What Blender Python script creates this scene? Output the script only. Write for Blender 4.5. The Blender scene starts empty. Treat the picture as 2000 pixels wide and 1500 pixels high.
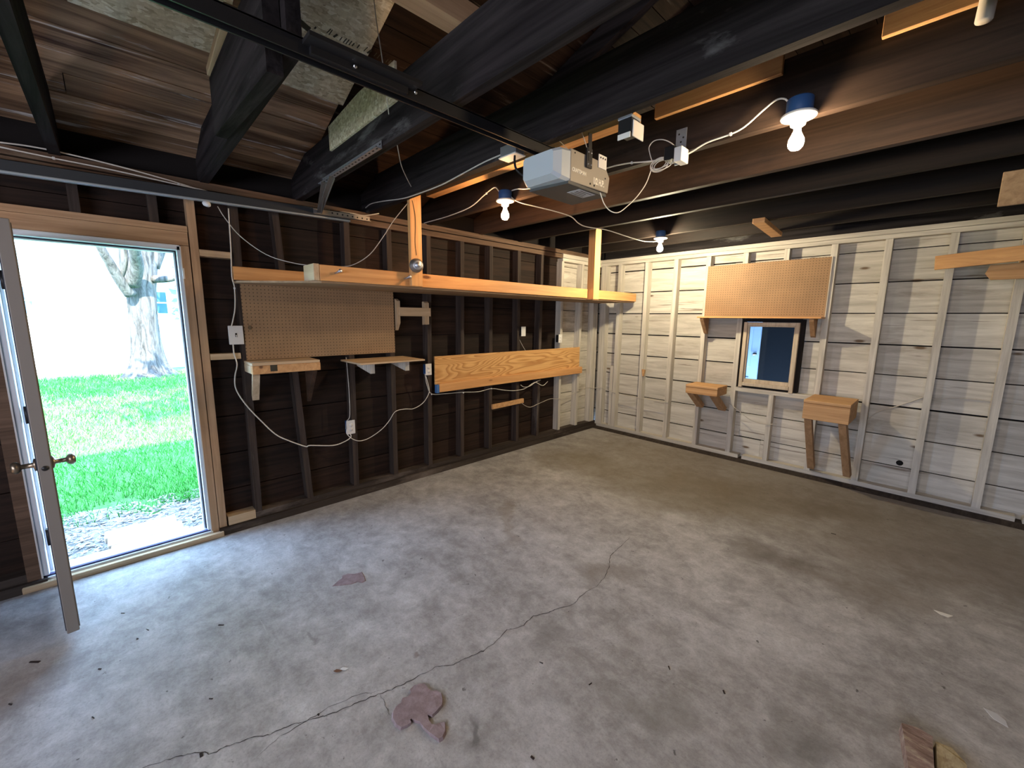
import bpy, bmesh, math, random
from mathutils import Vector, Matrix
import numpy as np
random.seed(7)
SC = bpy.context.scene
COL = SC.collection

# ------------------------------------------------------------------ camera model (also used to survey cable runs)
F, YAW, PIT, ROL = 807.4, -0.80879, 0.158134, -0.010687
CAM = np.array([3.577, -5.173, 1.6245])
def _rot():
    cy, sy = math.cos(YAW), math.sin(YAW)
    f = np.array([sy*math.cos(PIT), cy*math.cos(PIT), -math.sin(PIT)])
    r = np.array([cy, -sy, 0.]); d = np.cross(f, r)
    cr, sr = math.cos(ROL), math.sin(ROL)
    return np.array([cr*r+sr*d, -sr*r+cr*d, f])
RM = _rot()
def ray(u, v): return RM.T @ np.array([(u-1000)/F, (v-750)/F, 1.])
def on(ax, val, u, v):
    d = ray(u, v); t = (val-CAM[ax])/d[ax]; return CAM+t*d
def X(u, v, x=0.): return on(0, x, u, v)
def Y(u, v, y=0.): return on(1, y, u, v)
def Z(u, v, z=0.): return on(2, z, u, v)
def depth(p): return float(RM[2] @ (np.array(p)-CAM))
def span(uvs, A, B):
    """points seen along uvs, whose distance runs evenly from that of A to that of B"""
    a, b = depth(A), depth(B)
    L = [0.]
    for i in range(1, len(uvs)): L.append(L[-1]+math.hypot(uvs[i][0]-uvs[i-1][0], uvs[i][1]-uvs[i-1][1]))
    out = []
    for (u, v), l in zip(uvs, L):
        k = l/L[-1]; t = 1/((1-k)/a+k/b)
        out.append(CAM+t*ray(u, v))
    return out

# ------------------------------------------------------------------ object helpers
def bm_new(): return bmesh.new()
def box(bm, x0, x1, y0, y1, z0, z1, bev=0.0, rot=None, about=None):
    r = bmesh.ops.create_cube(bm, size=1.0)
    vs = r['verts']
    sx, sy, sz = abs(x1-x0), abs(y1-y0), abs(z1-z0)
    c = Vector(((x0+x1)/2, (y0+y1)/2, (z0+z1)/2))
    for v in vs: v.co = Vector((v.co.x*sx, v.co.y*sy, v.co.z*sz))+c
    if bev > 0:
        es = set()
        for v in vs: es.update(v.link_edges)
        g = bmesh.ops.bevel(bm, geom=list(es), offset=min(bev, sx*.4, sy*.4, sz*.4), segments=1, affect='EDGES', profile=.5)
        vs = list({v for f in g['faces'] for v in f.verts} | {v for v in vs if v.is_valid})
    if rot is not None:
        a = Vector(about) if about is not None else c
        for v in vs: v.co = rot @ (v.co-a)+a
    return vs
def obox(bm, a, b, w, h, up=(0, 0, 1), bev=0.0):
    """bar of section w (sideways) x h (along up) from a to b"""
    a, b = Vector(a), Vector(b); d = (b-a); L = d.length; d.normalize()
    up = Vector(up); s = d.cross(up)
    if s.length < 1e-4: s = d.cross(Vector((1, 0, 0)))
    s.normalize(); u = s.cross(d)
    M = Matrix((d, s, u)).transposed()
    vs = box(bm, 0, L, -w/2, w/2, -h/2, h/2, bev)
    for v in vs: v.co = M @ v.co+a
    return vs
def prism(bm, pts, axis, a, b):
    """polygon pts (2-D, the other two axes in order) extruded along axis from a to b"""
    def P(p, t):
        if axis == 0: return (t, p[0], p[1])
        if axis == 1: return (p[0], t, p[1])
        return (p[0], p[1], t)
    lo = [bm.verts.new(P(p, a)) for p in pts]; hi = [bm.verts.new(P(p, b)) for p in pts]
    n = len(pts)
    bm.faces.new(lo); bm.faces.new(hi[::-1])
    for i in range(n): bm.faces.new((lo[i], hi[i], hi[(i+1) % n], lo[(i+1) % n]))
    bmesh.ops.recalc_face_normals(bm, faces=bm.faces[:])
    return lo+hi
def smooth_path(pts, n=5):
    pts = [Vector(p) for p in pts]
    if len(pts) < 3: return pts
    out = []
    P = [pts[0]*2-pts[1]]+pts+[pts[-1]*2-pts[-2]]
    for i in range(1, len(P)-2):
        for k in range(n):
            t = k/n
            out.append(0.5*((2*P[i])+(-P[i-1]+P[i+1])*t+(2*P[i-1]-5*P[i]+4*P[i+1]-P[i+2])*t*t+(-P[i-1]+3*P[i]-3*P[i+1]+P[i+2])*t**3))
    out.append(pts[-1]); return out
def tube(bm, pts, r, seg=7, smooth=True, caps=True):
    path = smooth_path(pts) if smooth else [Vector(p) for p in pts]
    rs = r if isinstance(r, (list, tuple)) else None
    rings = []; prev = None
    for i, p in enumerate(path):
        t = (path[min(i+1, len(path)-1)]-path[max(i-1, 0)])
        if t.length < 1e-7: t = Vector((0, 0, 1))
        t.normalize()
        if prev is None:
            n = t.orthogonal().normalized()
        else:
            n = prev-t*prev.dot(t)
            n = n.normalized() if n.length > 1e-6 else t.orthogonal().normalized()
        prev = n; b = t.cross(n)
        rad = r if rs is None else rs[0]+(rs[1]-rs[0])*i/(len(path)-1)
        rings.append([bm.verts.new(p+(n*math.cos(2*math.pi*k/seg)+b*math.sin(2*math.pi*k/seg))*rad) for k in range(seg)])
    for a, b in zip(rings, rings[1:]):
        for k in range(seg): bm.faces.new((a[k], a[(k+1) % seg], b[(k+1) % seg], b[k])).smooth = True
    if caps: bm.faces.new(rings[0][::-1]); bm.faces.new(rings[-1])
def lathe(bm, prof, c, axis=(0, 0, 1), seg=24, sm=True):
    """prof: (radius, height) from one end to the other round axis through c"""
    ax = Vector(axis).normalized(); n = ax.orthogonal().normalized(); b = ax.cross(n); c = Vector(c)
    rings = []
    for r, h in prof:
        if r < 1e-6: rings.append([bm.verts.new(c+ax*h)])
        else: rings.append([bm.verts.new(c+ax*h+(n*math.cos(2*math.pi*k/seg)+b*math.sin(2*math.pi*k/seg))*r) for k in range(seg)])
    for a, q in zip(rings, rings[1:]):
        for k in range(seg):
            k2 = (k+1) % seg
            if len(a) == 1 and len(q) == 1: continue
            if len(a) == 1: f = bm.faces.new((a[0], q[k2], q[k]))
            elif len(q) == 1: f = bm.faces.new((a[k], a[k2], q[0]))
            else: f = bm.faces.new((a[k], a[k2], q[k2], q[k]))
            f.smooth = sm
    bmesh.ops.recalc_face_normals(bm, faces=bm.faces[:])
OFF = {}
def multi(name, parts, parent=None, label=None):
    """one part whose surface pattern (holes, print) has materials of its own"""
    big = bm_new(); tmp = []
    for i, (b, m) in enumerate(parts):
        me = bpy.data.meshes.new('t'); b.to_mesh(me); b.free(); n0 = len(big.faces); big.from_mesh(me); bpy.data.meshes.remove(me)
        big.faces.ensure_lookup_table()
        for f in big.faces[n0:]: f.material_index = i
    o = obj(name, big, parts[0][1], parent, label)
    for _, m in parts[1:]: o.data.materials.append(m)
    return o
def obj(name, bm, m, parent=None, label=None):
    me = bpy.data.meshes.new(name)
    off = OFF.get(parent.name, Vector((0, 0, 0))) if parent else Vector((0, 0, 0))
    if off.length > 0: bmesh.ops.translate(bm, verts=bm.verts[:], vec=-off)
    bm.to_mesh(me); bm.free()
    o = bpy.data.objects.new(name, me); COL.objects.link(o)
    if m: me.materials.append(m)
    if parent: o.parent = parent; OFF[o.name] = off
    if label: o['label'] = label
    return o
def thing(name, label, cat, loc=(0, 0, 0), group=None):
    o = bpy.data.objects.new(name, None); COL.objects.link(o); o.empty_display_size = .05
    o.location = loc; OFF[o.name] = Vector(loc)
    o['label'] = label; o['category'] = cat
    if group: o['group'] = group
    return o
def tag(o, label, cat, group=None, kind=None):
    o['label'] = label; o['category'] = cat
    if group: o['group'] = group
    if kind: o['kind'] = kind
    return o
def struct(name, bm, m, parent=None, label=None, cat=None):
    o = obj(name, bm, m, parent)
    o['kind'] = 'structure'
    if label: o['label'] = label
    if cat: o['category'] = cat
    return o
def recenter(o):
    """moves a single-mesh thing's origin to the middle of its underside"""
    cs = [v.co for v in o.data.vertices]
    c = Vector(((min(v.x for v in cs)+max(v.x for v in cs))/2, (min(v.y for v in cs)+max(v.y for v in cs))/2, min(v.z for v in cs)))
    o.data.transform(Matrix.Translation(-c)); o.location = c
    return o

# ------------------------------------------------------------------ materials
def mat(name, col=(.5, .5, .5), rough=.7, metal=0., spec=.3):
    m = bpy.data.materials.new(name); m.use_nodes = True
    nt = m.node_tree; b = nt.nodes['Principled BSDF']
    b.inputs['Base Color'].default_value = (*col, 1)
    b.inputs['Roughness'].default_value = rough; b.inputs['Metallic'].default_value = metal
    b.inputs['Specular IOR Level'].default_value = spec
    return m
class NT:
    def __init__(s, m): s.nt = m.node_tree; s.b = s.nt.nodes['Principled BSDF']
    def n(s, t, **k):
        x = s.nt.nodes.new(t)
        for a, v in k.items():
            if a.startswith('i_'): x.inputs[a[2:].replace('_', ' ')].default_value = v
            else: setattr(x, a, v)
        return x
    def l(s, a, b): s.nt.links.new(a, b)
    def coords(s, scale=(1, 1, 1), rot=(0, 0, 0)):
        t = s.n('ShaderNodeTexCoord'); mp = s.n('ShaderNodeMapping')
        mp.inputs['Scale'].default_value = scale; mp.inputs['Rotation'].default_value = rot
        s.l(t.outputs['Object'], mp.inputs['Vector']); return mp.outputs['Vector']
    def noise(s, vec, scale, detail=6, rough=.6, dist=0.):
        x = s.n('ShaderNodeTexNoise'); x.inputs['Scale'].default_value = scale; x.inputs['Detail'].default_value = detail
        x.inputs['Roughness'].default_value = rough; x.inputs['Distortion'].default_value = dist
        if vec is not None: s.l(vec, x.inputs['Vector'])
        return x.outputs['Fac']
    def ramp(s, fac, stops, interp='LINEAR'):
        x = s.n('ShaderNodeValToRGB'); x.color_ramp.interpolation = interp
        e = x.color_ramp.elements
        while len(e) > 1: e.remove(e[-1])
        e[0].position = stops[0][0]; c = stops[0][1]; e[0].color = (*c, 1) if len(c) == 3 else c
        for p, c in stops[1:]:
            q = e.new(p); q.color = (*c, 1)
        s.l(fac, x.inputs['Fac']); return x.outputs['Color']
    def mix(s, fac, a, b, mode='MIX'):
        x = s.n('ShaderNodeMix', data_type='RGBA', blend_type=mode)
        for sock, v in ((x.inputs[0], fac), (x.inputs[6], a), (x.inputs[7], b)):
            if isinstance(v, (int, float)): sock.default_value = v
            elif isinstance(v, tuple): sock.default_value = (*v, 1)
            else: s.l(v, sock)
        return x.outputs[2]
    def math(s, op, a, b=None, c=None, clamp=False):
        x = s.n('ShaderNodeMath', operation=op); x.use_clamp = clamp
        for i, v in enumerate((a, b, c)):
            if v is None: continue
            if isinstance(v, (int, float)): x.inputs[i].default_value = v
            else: s.l(v, x.inputs[i])
        return x.outputs[0]
    def bump(s, h, strength=.3, dist=.01):
        x = s.n('ShaderNodeBump'); x.inputs['Strength'].default_value = strength; x.inputs['Distance'].default_value = dist
        s.l(h, x.inputs['Height']); s.l(x.outputs['Normal'], s.b.inputs['Normal'])
    def color(s, c): s.l(c, s.b.inputs['Base Color'])
def W(t): return (t, t, t)
def wood(name, c1, c2, grain='Y', rough=.65, patch=None, pamt=.5, pscale=1.6, gs=26., stretch=.045, island=.25, bump=.25, knots=None, spec=.25, pband=.12, pstretch=.3, cracks=None):
    m = mat(name, c2, rough, spec=spec); t = NT(m)
    k = {'X': (stretch, 1, 1), 'Y': (1, stretch, 1), 'Z': (1, 1, stretch)}[grain]
    v = t.coords(tuple(q*gs for q in k))
    geo = t.n('ShaderNodeNewGeometry'); ri = geo.outputs['Random Per Island']
    sh = t.n('ShaderNodeVectorMath', operation='ADD'); cb = t.n('ShaderNodeCombineXYZ')
    for i in range(3): t.l(t.math('MULTIPLY', ri, 37.+i*11), cb.inputs[i])
    t.l(v, sh.inputs[0]); t.l(cb.outputs[0], sh.inputs[1]); v2 = sh.outputs[0]
    g = t.noise(v2, 1., 7, .65, .6)
    col = t.ramp(g, [(.3, c1), (.68, c2)])
    if patch:
        kk = tuple(q if q == 1 else pstretch for q in k)
        v3 = t.coords(tuple(q*pscale for q in kk))
        sh2 = t.n('ShaderNodeVectorMath', operation='ADD'); t.l(v3, sh2.inputs[0]); t.l(cb.outputs[0], sh2.inputs[1])
        p = t.noise(sh2.outputs[0], 1., 8, .68, .3)
        f = t.ramp(p, [(pamt, W(0.)), (pamt+pband, W(1.))])
        col = t.mix(f, col, patch)
    if cracks:
        kc = tuple(q*34 if q == 1 else 1.1 for q in k)
        sh3 = t.n('ShaderNodeVectorMath', operation='ADD'); t.l(t.coords(kc), sh3.inputs[0]); t.l(cb.outputs[0], sh3.inputs[1])
        col = t.mix(t.ramp(t.noise(sh3.outputs[0], 1., 5, .6, .4), [(.63, W(0.)), (.7, W(.85))]), col, cracks)
    if knots:
        vo = t.n('ShaderNodeTexVoronoi'); vo.inputs['Scale'].default_value = 1.
        kv = t.coords(tuple((q if q == 1 else .35)*5.5 for q in k)); t.l(kv, vo.inputs['Vector'])
        kf = t.ramp(vo.outputs['Distance'], [(.05, W(1.)), (.1, W(0.))])
        col = t.mix(kf, col, knots)
    if island:
        br = t.math('MULTIPLY_ADD', ri, island*2, 1-island)
        cc = t.n('ShaderNodeCombineColor')
        for i in range(3): t.l(br, cc.inputs[i])
        col = t.mix(1., col, cc.outputs[0], 'MULTIPLY')
    t.color(col); t.bump(g, bump, .004)
    return m

M = {}
M['dark_siding'] = wood('dark_siding_boards', (.008, .0046, .0034), (.036, .0195, .0125), 'Y', .75, patch=(.06, .032, .021), pamt=.56, island=.3)
M['dark_stud'] = wood('weathered_dark_stud', (.016, .011, .009), (.06, .044, .036), 'Z', .75, patch=(.14, .125, .115), pamt=.6, island=.3)
M['dark_plate'] = wood('weathered_dark_plate', (.018, .013, .01), (.065, .05, .04), 'Y', .75, patch=(.16, .13, .11), pamt=.58)
M['top_plate'] = wood('brown_top_plate', (.05, .03, .018), (.16, .1, .065), 'Y', .75, patch=(.25, .2, .14), pamt=.6)
WC = ((.4, .37, .315), (.64, .61, .54))
M['white_boards_x'] = wood('whitewashed_boards_x', WC[0], WC[1], 'X', .8, patch=(.22, .165, .115), pamt=.57, gs=20, island=.1, pscale=4.2, stretch=.09, knots=(.16, .11, .07), pband=.22, pstretch=.22, cracks=(.16, .12, .09))
M['white_boards_y'] = wood('whitewashed_boards_y', WC[0], WC[1], 'Y', .8, patch=(.2, .15, .1), pamt=.54, gs=20, island=.1, pscale=4.2, stretch=.09, pband=.22, pstretch=.22, cracks=(.14, .1, .08))
M['white_stud'] = wood('whitewashed_stud', (.36, .33, .28), (.66, .62, .54), 'Z', .75, patch=(.42, .38, .31), pamt=.62, island=.06, gs=30)
M['white_plate_x'] = wood('whitewashed_plate_x', (.36, .33, .28), (.64, .6, .52), 'X', .75, patch=(.4, .36, .29), pamt=.6, island=.05)
M['white_plate_y'] = wood('whitewashed_plate_y', (.36, .33, .28), (.64, .6, .52), 'Y', .75, patch=(.4, .36, .29), pamt=.6, island=.05)
M['joist_black'] = wood('sooty_joist', (.0065, .0056, .0056), (.038, .0325, .033), 'X', .9, patch=(.17, .17, .165), pamt=.575, pscale=3.0, island=.1, gs=18, spec=.06, pband=.16)
M['joist_brown'] = wood('brown_joist', (.02, .0105, .006), (.08, .044, .026), 'X', .6, patch=(.01, .006, .004), pamt=.54, pscale=2.0, island=.1, gs=14, spec=.3, pband=.2)
M['joist_mid'] = wood('dusky_joist', (.008, .005, .004), (.042, .026, .018), 'X', .7, patch=(.06, .05, .042), pamt=.6, pscale=2.6, island=.1, gs=16, spec=.15, pband=.2)
M['joist_dark_brown'] = wood('dark_brown_joist', (.004, .0026, .002), (.016, .009, .006), 'X', .7, patch=(.005, .003, .002), pamt=.58, island=.1)
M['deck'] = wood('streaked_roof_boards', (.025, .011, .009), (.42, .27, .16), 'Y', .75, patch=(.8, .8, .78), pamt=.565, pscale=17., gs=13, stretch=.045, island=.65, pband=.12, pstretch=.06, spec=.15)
M['deck_dark'] = wood('dark_roof_boards', (.005, .003, .0025), (.032, .018, .012), 'Y', .8, patch=(.14, .115, .09), pamt=.61, pscale=15., gs=15, stretch=.05, island=.5, pband=.12, pstretch=.07, spec=.1)  # dark brown boards, colour lowered further to stand in for shade from the bulbs
M['pine_x'] = wood('fresh_pine_x', (.5, .24, .085), (.72, .4, .16), 'X', .5, island=.08, gs=20, knots=(.2, .08, .03))
M['pine_y'] = wood('fresh_pine_y', (.52, .25, .09), (.74, .41, .165), 'Y', .5, island=.08, gs=20, knots=(.2, .08, .03))
M['pine_z'] = wood('fresh_pine_z', (.52, .26, .095), (.76, .44, .18), 'Z', .5, island=.08, gs=20, knots=(.2, .08, .03))
M['pale_y'] = wood('pale_pine_y', (.42, .3, .18), (.62, .47, .3), 'Y', .6, island=.08, gs=22)
M['pale_x'] = wood('pale_pine_x', (.42, .3, .18), (.62, .47, .3), 'X', .6, island=.08, gs=22)
M['pale_z'] = wood('pale_pine_z', (.42, .3, .18), (.62, .47, .3), 'Z', .6, island=.08, gs=22, knots=(.16, .08, .04))
M['header'] = wood('door_header_lumber', (.3, .17, .09), (.5, .32, .18), 'Y', .65, island=.1, gs=24, knots=(.12, .06, .03))
M['jack'] = wood('door_stud_lumber', (.32, .2, .11), (.54, .36, .22), 'Z', .65, island=.1, gs=24, knots=(.12, .06, .03))
M['brown_brace'] = wood('brown_brace_lumber', (.03, .016, .009), (.13, .07, .04), 'Y', .65, island=.1)
M['shelf_under'] = wood('shelf_panel_board', (.25, .16, .09), (.42, .29, .17), 'Y', .7, island=.05)
M['box_x'] = wood('box_shelf_lumber', (.42, .22, .09), (.66, .4, .19), 'X', .6, island=.12, gs=24, knots=(.16, .08, .04))
M['box_z'] = wood('box_shelf_leg_lumber', (.3, .17, .08), (.48, .29, .15), 'Z', .6, island=.1, gs=24)
M['frame_wood'] = wood('window_sash_wood', (.42, .33, .23), (.66, .56, .42), 'Z', .55, island=.1)
M['step_wood'] = wood('bleached_plank', (.5, .42, .34), (.7, .62, .52), 'Y', .8, island=.1)
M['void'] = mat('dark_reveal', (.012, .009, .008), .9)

def plywood():
    m = mat('rotary_plywood', (.6, .35, .14), .45, spec=.35); t = NT(m)
    f0 = t.noise(t.coords((1, .4, 3.2)), 1.15, 2.5, .45, .35)
    fr = t.math('FRACT', t.math('MULTIPLY', f0, 40.))
    a = t.ramp(fr, [(.0, (.7, .42, .17)), (.35, (.72, .43, .17)), (.7, (.5, .25, .08)), (.93, (.4, .18, .055)), (1., (.68, .4, .16))])
    f = t.noise(t.coords((60, 3, 60)), 1., 4, .6)
    col = t.mix(.25, a, t.ramp(f, [(.35, (.45, .22, .07)), (.65, (.76, .46, .18))]))
    t.color(col); t.bump(fr, .05, .003); return m
M['plywood'] = plywood()
def pegmat(name, c, axis):
    m = mat(name, c, .6, spec=.3); t = NT(m)
    tc = t.n('ShaderNodeTexCoord'); sp = t.n('ShaderNodeSeparateXYZ'); t.l(tc.outputs['Object'], sp.inputs[0])
    a = sp.outputs[axis]; z = sp.outputs['Z']
    def cell(s): return t.math('SUBTRACT', t.math('FRACT', t.math('MULTIPLY', s, 1/.0254)), .5)
    ca, cz = cell(a), cell(z)
    r = t.math('SQRT', t.math('ADD', t.math('MULTIPLY', ca, ca), t.math('MULTIPLY', cz, cz)))
    hole = t.math('LESS_THAN', r, .125)
    n = t.noise(t.coords((1, 1, 1)), 3., 6, .6)
    base = t.ramp(n, [(.3, tuple(q*.82 for q in c)), (.7, tuple(min(1, q*1.1) for q in c))])
    t.color(t.mix(hole, base, (.03, .018, .01)))
    return m
M['peg_left'] = pegmat('hardboard_pegboard_left', (.34, .215, .115), 'Y')
M['peg_back'] = pegmat('hardboard_pegboard_back', (.34, .205, .105), 'X')
M['hardboard_edge'] = mat('hardboard_edge', (.5, .33, .17), .7)
def osb():
    m = mat('oriented_strand_board', (.5, .42, .28), .8); t = NT(m)
    vo = t.n('ShaderNodeTexVoronoi', feature='F1'); vo.inputs['Scale'].default_value = 1.; vo.inputs['Randomness'].default_value = 1.
    v = t.coords((75, 34, 75), (0, 0, .5)); 
    dn = t.n('ShaderNodeTexNoise'); dn.inputs['Scale'].default_value = .5; t.l(v, dn.inputs['Vector'])
    ad = t.n('ShaderNodeVectorMath', operation='MULTIPLY_ADD'); t.l(dn.outputs['Color'], ad.inputs[0]); ad.inputs[1].default_value = (2.2, 2.2, 2.2); t.l(v, ad.inputs[2])
    t.l(ad.outputs[0], vo.inputs['Vector'])
    sp = t.n('ShaderNodeSeparateColor'); t.l(vo.outputs['Color'], sp.inputs[0])
    c = t.ramp(sp.outputs[0], [(0., (.42, .35, .22)), (.3, (.62, .54, .37)), (.75, (.74, .66, .47)), (1., (.92, .88, .72))])
    n = t.noise(t.coords((5, 90, 90)), 1., 3, .5)
    t.color(t.mix(.25, c, t.ramp(n, [(.3, (.3, .23, .13)), (.7, (.7, .62, .44))]))); return m
M['osb'] = osb()
M['galv'] = mat('galvanised_steel', (.52, .56, .62), .38, .85)
M['track'] = mat('track_steel', (.05, .055, .06), .55, .5)
M['track_lip'] = mat('track_lip_steel', (.5, .56, .58), .4, .6)
M['dull_steel'] = mat('dull_steel', (.3, .28, .26), .5, .8)
M['black_metal'] = mat('black_painted_steel', (.012, .012, .013), .45, .1, .5)
M['hole'] = mat('punched_hole', (.01, .01, .01), .9)
M['white_plastic'] = mat('white_plastic', (.72, .71, .68), .4, spec=.5)
M['cable_white'] = mat('white_cable_jacket', (.7, .66, .58), .5)
M['cable_grey'] = mat('grey_cable_jacket', (.5, .48, .44), .5)
M['cable_painted'] = mat('overpainted_cable', (.5, .46, .39), .7)
M['black_rubber'] = mat('black_rubber', (.01, .01, .01), .5)
M['blue_plastic'] = mat('blue_plastic_box', (.025, .075, .2), .5, spec=.3)
M['porcelain'] = mat('porcelain', (.8, .78, .72), .25, spec=.6)
M['opener_grey'] = mat('taupe_grey_housing', (.31, .285, .245), .5, .2)
M['opener_dark'] = mat('charcoal_underside', (.075, .08, .08), .5)
M['lens'] = mat('frosted_lens', (.5, .56, .6), .35, spec=.5)
M['text_white'] = mat('cream_lettering', (.8, .77, .68), .6)
M['label_grey'] = mat('spec_label', (.55, .56, .58), .6)
M['ink'] = mat('dark_ink', (.05, .045, .03), .8)
M['tape_blue'] = mat('blue_masking_tape', (.06, .16, .38), .7)
M['chrome'] = mat('chrome', (.7, .7, .7), .18, 1.)
M['door_paint'] = mat('worn_door_edge', (.23, .21, .19), .5)
M['door_face'] = mat('dark_door_face', (.05, .055, .07), .5)
M['jamb'] = mat('white_jamb', (.7, .73, .76), .5)
M['weatherstrip'] = mat('dark_weatherstrip', (.03, .03, .04), .7)
M['threshold'] = mat('aluminium_threshold', (.62, .63, .66), .35, .6)
M['sill_dark'] = mat('purple_sill_strip', (.05, .05, .12), .6)
M['brass'] = mat('aged_brass', (.32, .26, .19), .35, .9)
def bulbmat(name, col, s):
    m = mat(name, (1, 1, 1)); b = m.node_tree.nodes['Principled BSDF']
    b.inputs['Emission Color'].default_value = (*col, 1); b.inputs['Emission Strength'].default_value = s; return m
M['bulb_a'] = bulbmat('lit_bulb_amber', (1., .74, .46), 330.)
M['bulb_b'] = bulbmat('lit_bulb_orange', (1., .55, .25), 250.)
M['bulb_c'] = bulbmat('lit_bulb_cream', (1., .84, .56), 1250.)
def concrete():
    m = mat('stained_concrete', (.4, .4, .4), .75, spec=.3); t = NT(m)
    v = t.coords()
    n1 = t.noise(v, 1.3, 12, .68, .25); n2 = t.noise(v, 7., 10, .78, .2); n3 = t.noise(v, 90., 4, .7)
    c = t.ramp(n1, [(.34, (.24, .228, .215)), (.5, (.41, .4, .392)), (.64, (.58, .575, .57))])
    c = t.mix(.5, c, t.ramp(n2, [(.38, (.2, .19, .18)), (.52, (.42, .41, .4)), (.66, (.66, .655, .65))]))
    n4 = t.noise(t.coords((1, 1.6, 1), (0, 0, .4)), 2.6, 11, .72, .5)
    c = t.mix(t.ramp(n4, [(.52, W(0.)), (.66, W(.48))]), c, (.2, .185, .175))
    c = t.mix(t.ramp(n4, [(.3, W(.5)), (.42, W(0.))]), c, (.62, .615, .61))
    # trowel streaks that run across the slab
    st = t.noise(t.coords((1.2, 7., 1), (0, 0, .7)), 1.6, 7, .7, .5)
    c = t.mix(t.ramp(st, [(.56, W(0.)), (.72, W(.35))]), c, (.52, .51, .49))
    c = t.mix(t.ramp(n3, [(.3, W(.35)), (.5, W(0.))]), c, (.17, .16, .15))
    sc = t.noise(t.coords((3., 55., 1), (0, 0, -.5)), 1., 6, .7, .2)
    c = t.mix(t.ramp(sc, [(.62, W(0.)), (.72, W(.3))]), c, (.6, .59, .57))
    tc = t.n('ShaderNodeTexCoord'); wob = t.n('ShaderNodeTexNoise'); wob.inputs['Scale'].default_value = 3.; wob.inputs['Detail'].default_value = 6
    t.l(tc.outputs['Object'], wob.inputs['Vector'])
    ad = t.n('ShaderNodeVectorMath', operation='MULTIPLY_ADD'); t.l(wob.outputs['Color'], ad.inputs[0]); ad.inputs[1].default_value = (.6, .6, 0.); t.l(tc.outputs['Object'], ad.inputs[2])
    def blot(u, w, rx, ry, rot, colr, amt):
        nonlocal c
        p = Z(u, w, 0); mp = t.n('ShaderNodeMapping', vector_type='TEXTURE')
        mp.inputs['Location'].default_value = (p[0]+.3, p[1]+.3, 0); mp.inputs['Rotation'].default_value = (0, 0, rot); mp.inputs['Scale'].default_value = (rx, ry, 1)
        t.l(ad.outputs[0], mp.inputs['Vector'])
        ln = t.n('ShaderNodeVectorMath', operation='LENGTH'); s2 = t.n('ShaderNodeVectorMath', operation='MULTIPLY'); s2.inputs[1].default_value = (1, 1, 0)
        t.l(mp.outputs[0], s2.inputs[0]); t.l(s2.outputs[0], ln.inputs[0])
        f = t.ramp(ln.outputs['Value'], [(.25, W(amt*.8)), (1.1 if False else 1., W(0.))], 'EASE')
        c = t.mix(f, c, colr)
    blot(1480, 930, 3.6, 1.7, .1, (.15, .115, .072), .8)  # brown floor dirt, deepened to include the weaker light at the back
    blot(1900, 1110, 1.5, .8, .6, (.16, .13, .105), .7)  # cast shadow along the right edge, painted into the floor colour
    blot(1330, 960, 1.3, .8, .6, (.15, .115, .06), .7)
    blot(1120, 900, .9, .6, .2, (.17, .135, .075), .6)
    blot(1500, 1090, .42, .28, .3, (.12, .1, .08), .75)
    blot(1620, 1000, .55, .3, .8, (.14, .11, .07), .6)
    blot(1080, 1240, .2, .1, .7, (.13, .12, .115), .6)
    blot(1720, 1160, .55, .3, .2, (.2, .17, .14), .55)
    blot(1300, 1380, .25, .13, .2, (.19, .18, .16), .5)
    blot(1180, 1110, .3, .16, .4, (.17, .14, .11), .6)
    blot(905, 1440, .035, .09, .5, (.11, .105, .1), .8)
    blot(1540, 1440, .2, .1, 1.2, (.16, .155, .15), .6)
    blot(800, 1305, .05, .02, 1., (.14, .09, .06), .6)
    blot(610, 1237, .045, .02, .2, (.15, .14, .13), .6)
    blot(1000, 1010, .5, .08, -.8, (.2, .16, .11), .5)
    blot(60, 1330, .35, .25, .2, (.17, .13, .12), .5)
    sp = t.noise(v, 26., 3, .5)
    c = t.mix(t.ramp(sp, [(.71, W(0.)), (.745, W(.8))]), c, (.09, .085, .08))
    t.color(c); t.bump(t.math('MULTIPLY_ADD', n3, .25, n2), .35, .006)
    rg = t.n('ShaderNodeMapRange'); rg.inputs[3].default_value = .5; rg.inputs[4].default_value = .85; t.l(n2, rg.inputs[0]); t.l(rg.outputs[0], t.b.inputs['Roughness'])
    return m
M['concrete'] = concrete()
M['crack'] = mat('crack_shadow_dirt', (.06, .052, .047), .9)
def patchmat():
    m = mat('pinkish_patch_cement', (.28, .21, .21), .7); t = NT(m)
    n = t.noise(t.coords(), 30., 6, .7); t.color(t.ramp(n, [(.3, (.2, .145, .15)), (.7, (.35, .27, .28))])); t.bump(n, .5, .006); return m
M['patch'] = patchmat()
def brickmat():
    m = mat('worn_brick', (.3, .2, .16), .85); t = NT(m)
    n = t.noise(t.coords((1, 3, 1)), 14., 8, .7); t.color(t.ramp(n, [(.35, (.2, .13, .1)), (.52, (.33, .23, .19)), (.66, (.52, .43, .3))])); t.bump(n, .8, .01); return m
M['brick'] = brickmat()
M['sandstone'] = wood('yellow_mortar', (.3, .23, .13), (.55, .47, .3), 'Y', .85, patch=(.2, .13, .07), pamt=.55, gs=40, stretch=.4, pscale=20, island=0, bump=.8)
M['chip'] = mat('dark_splinter', (.03, .02, .018), .8)
M['dry_leaf'] = mat('dry_leaf', (.16, .08, .045), .7)
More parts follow.
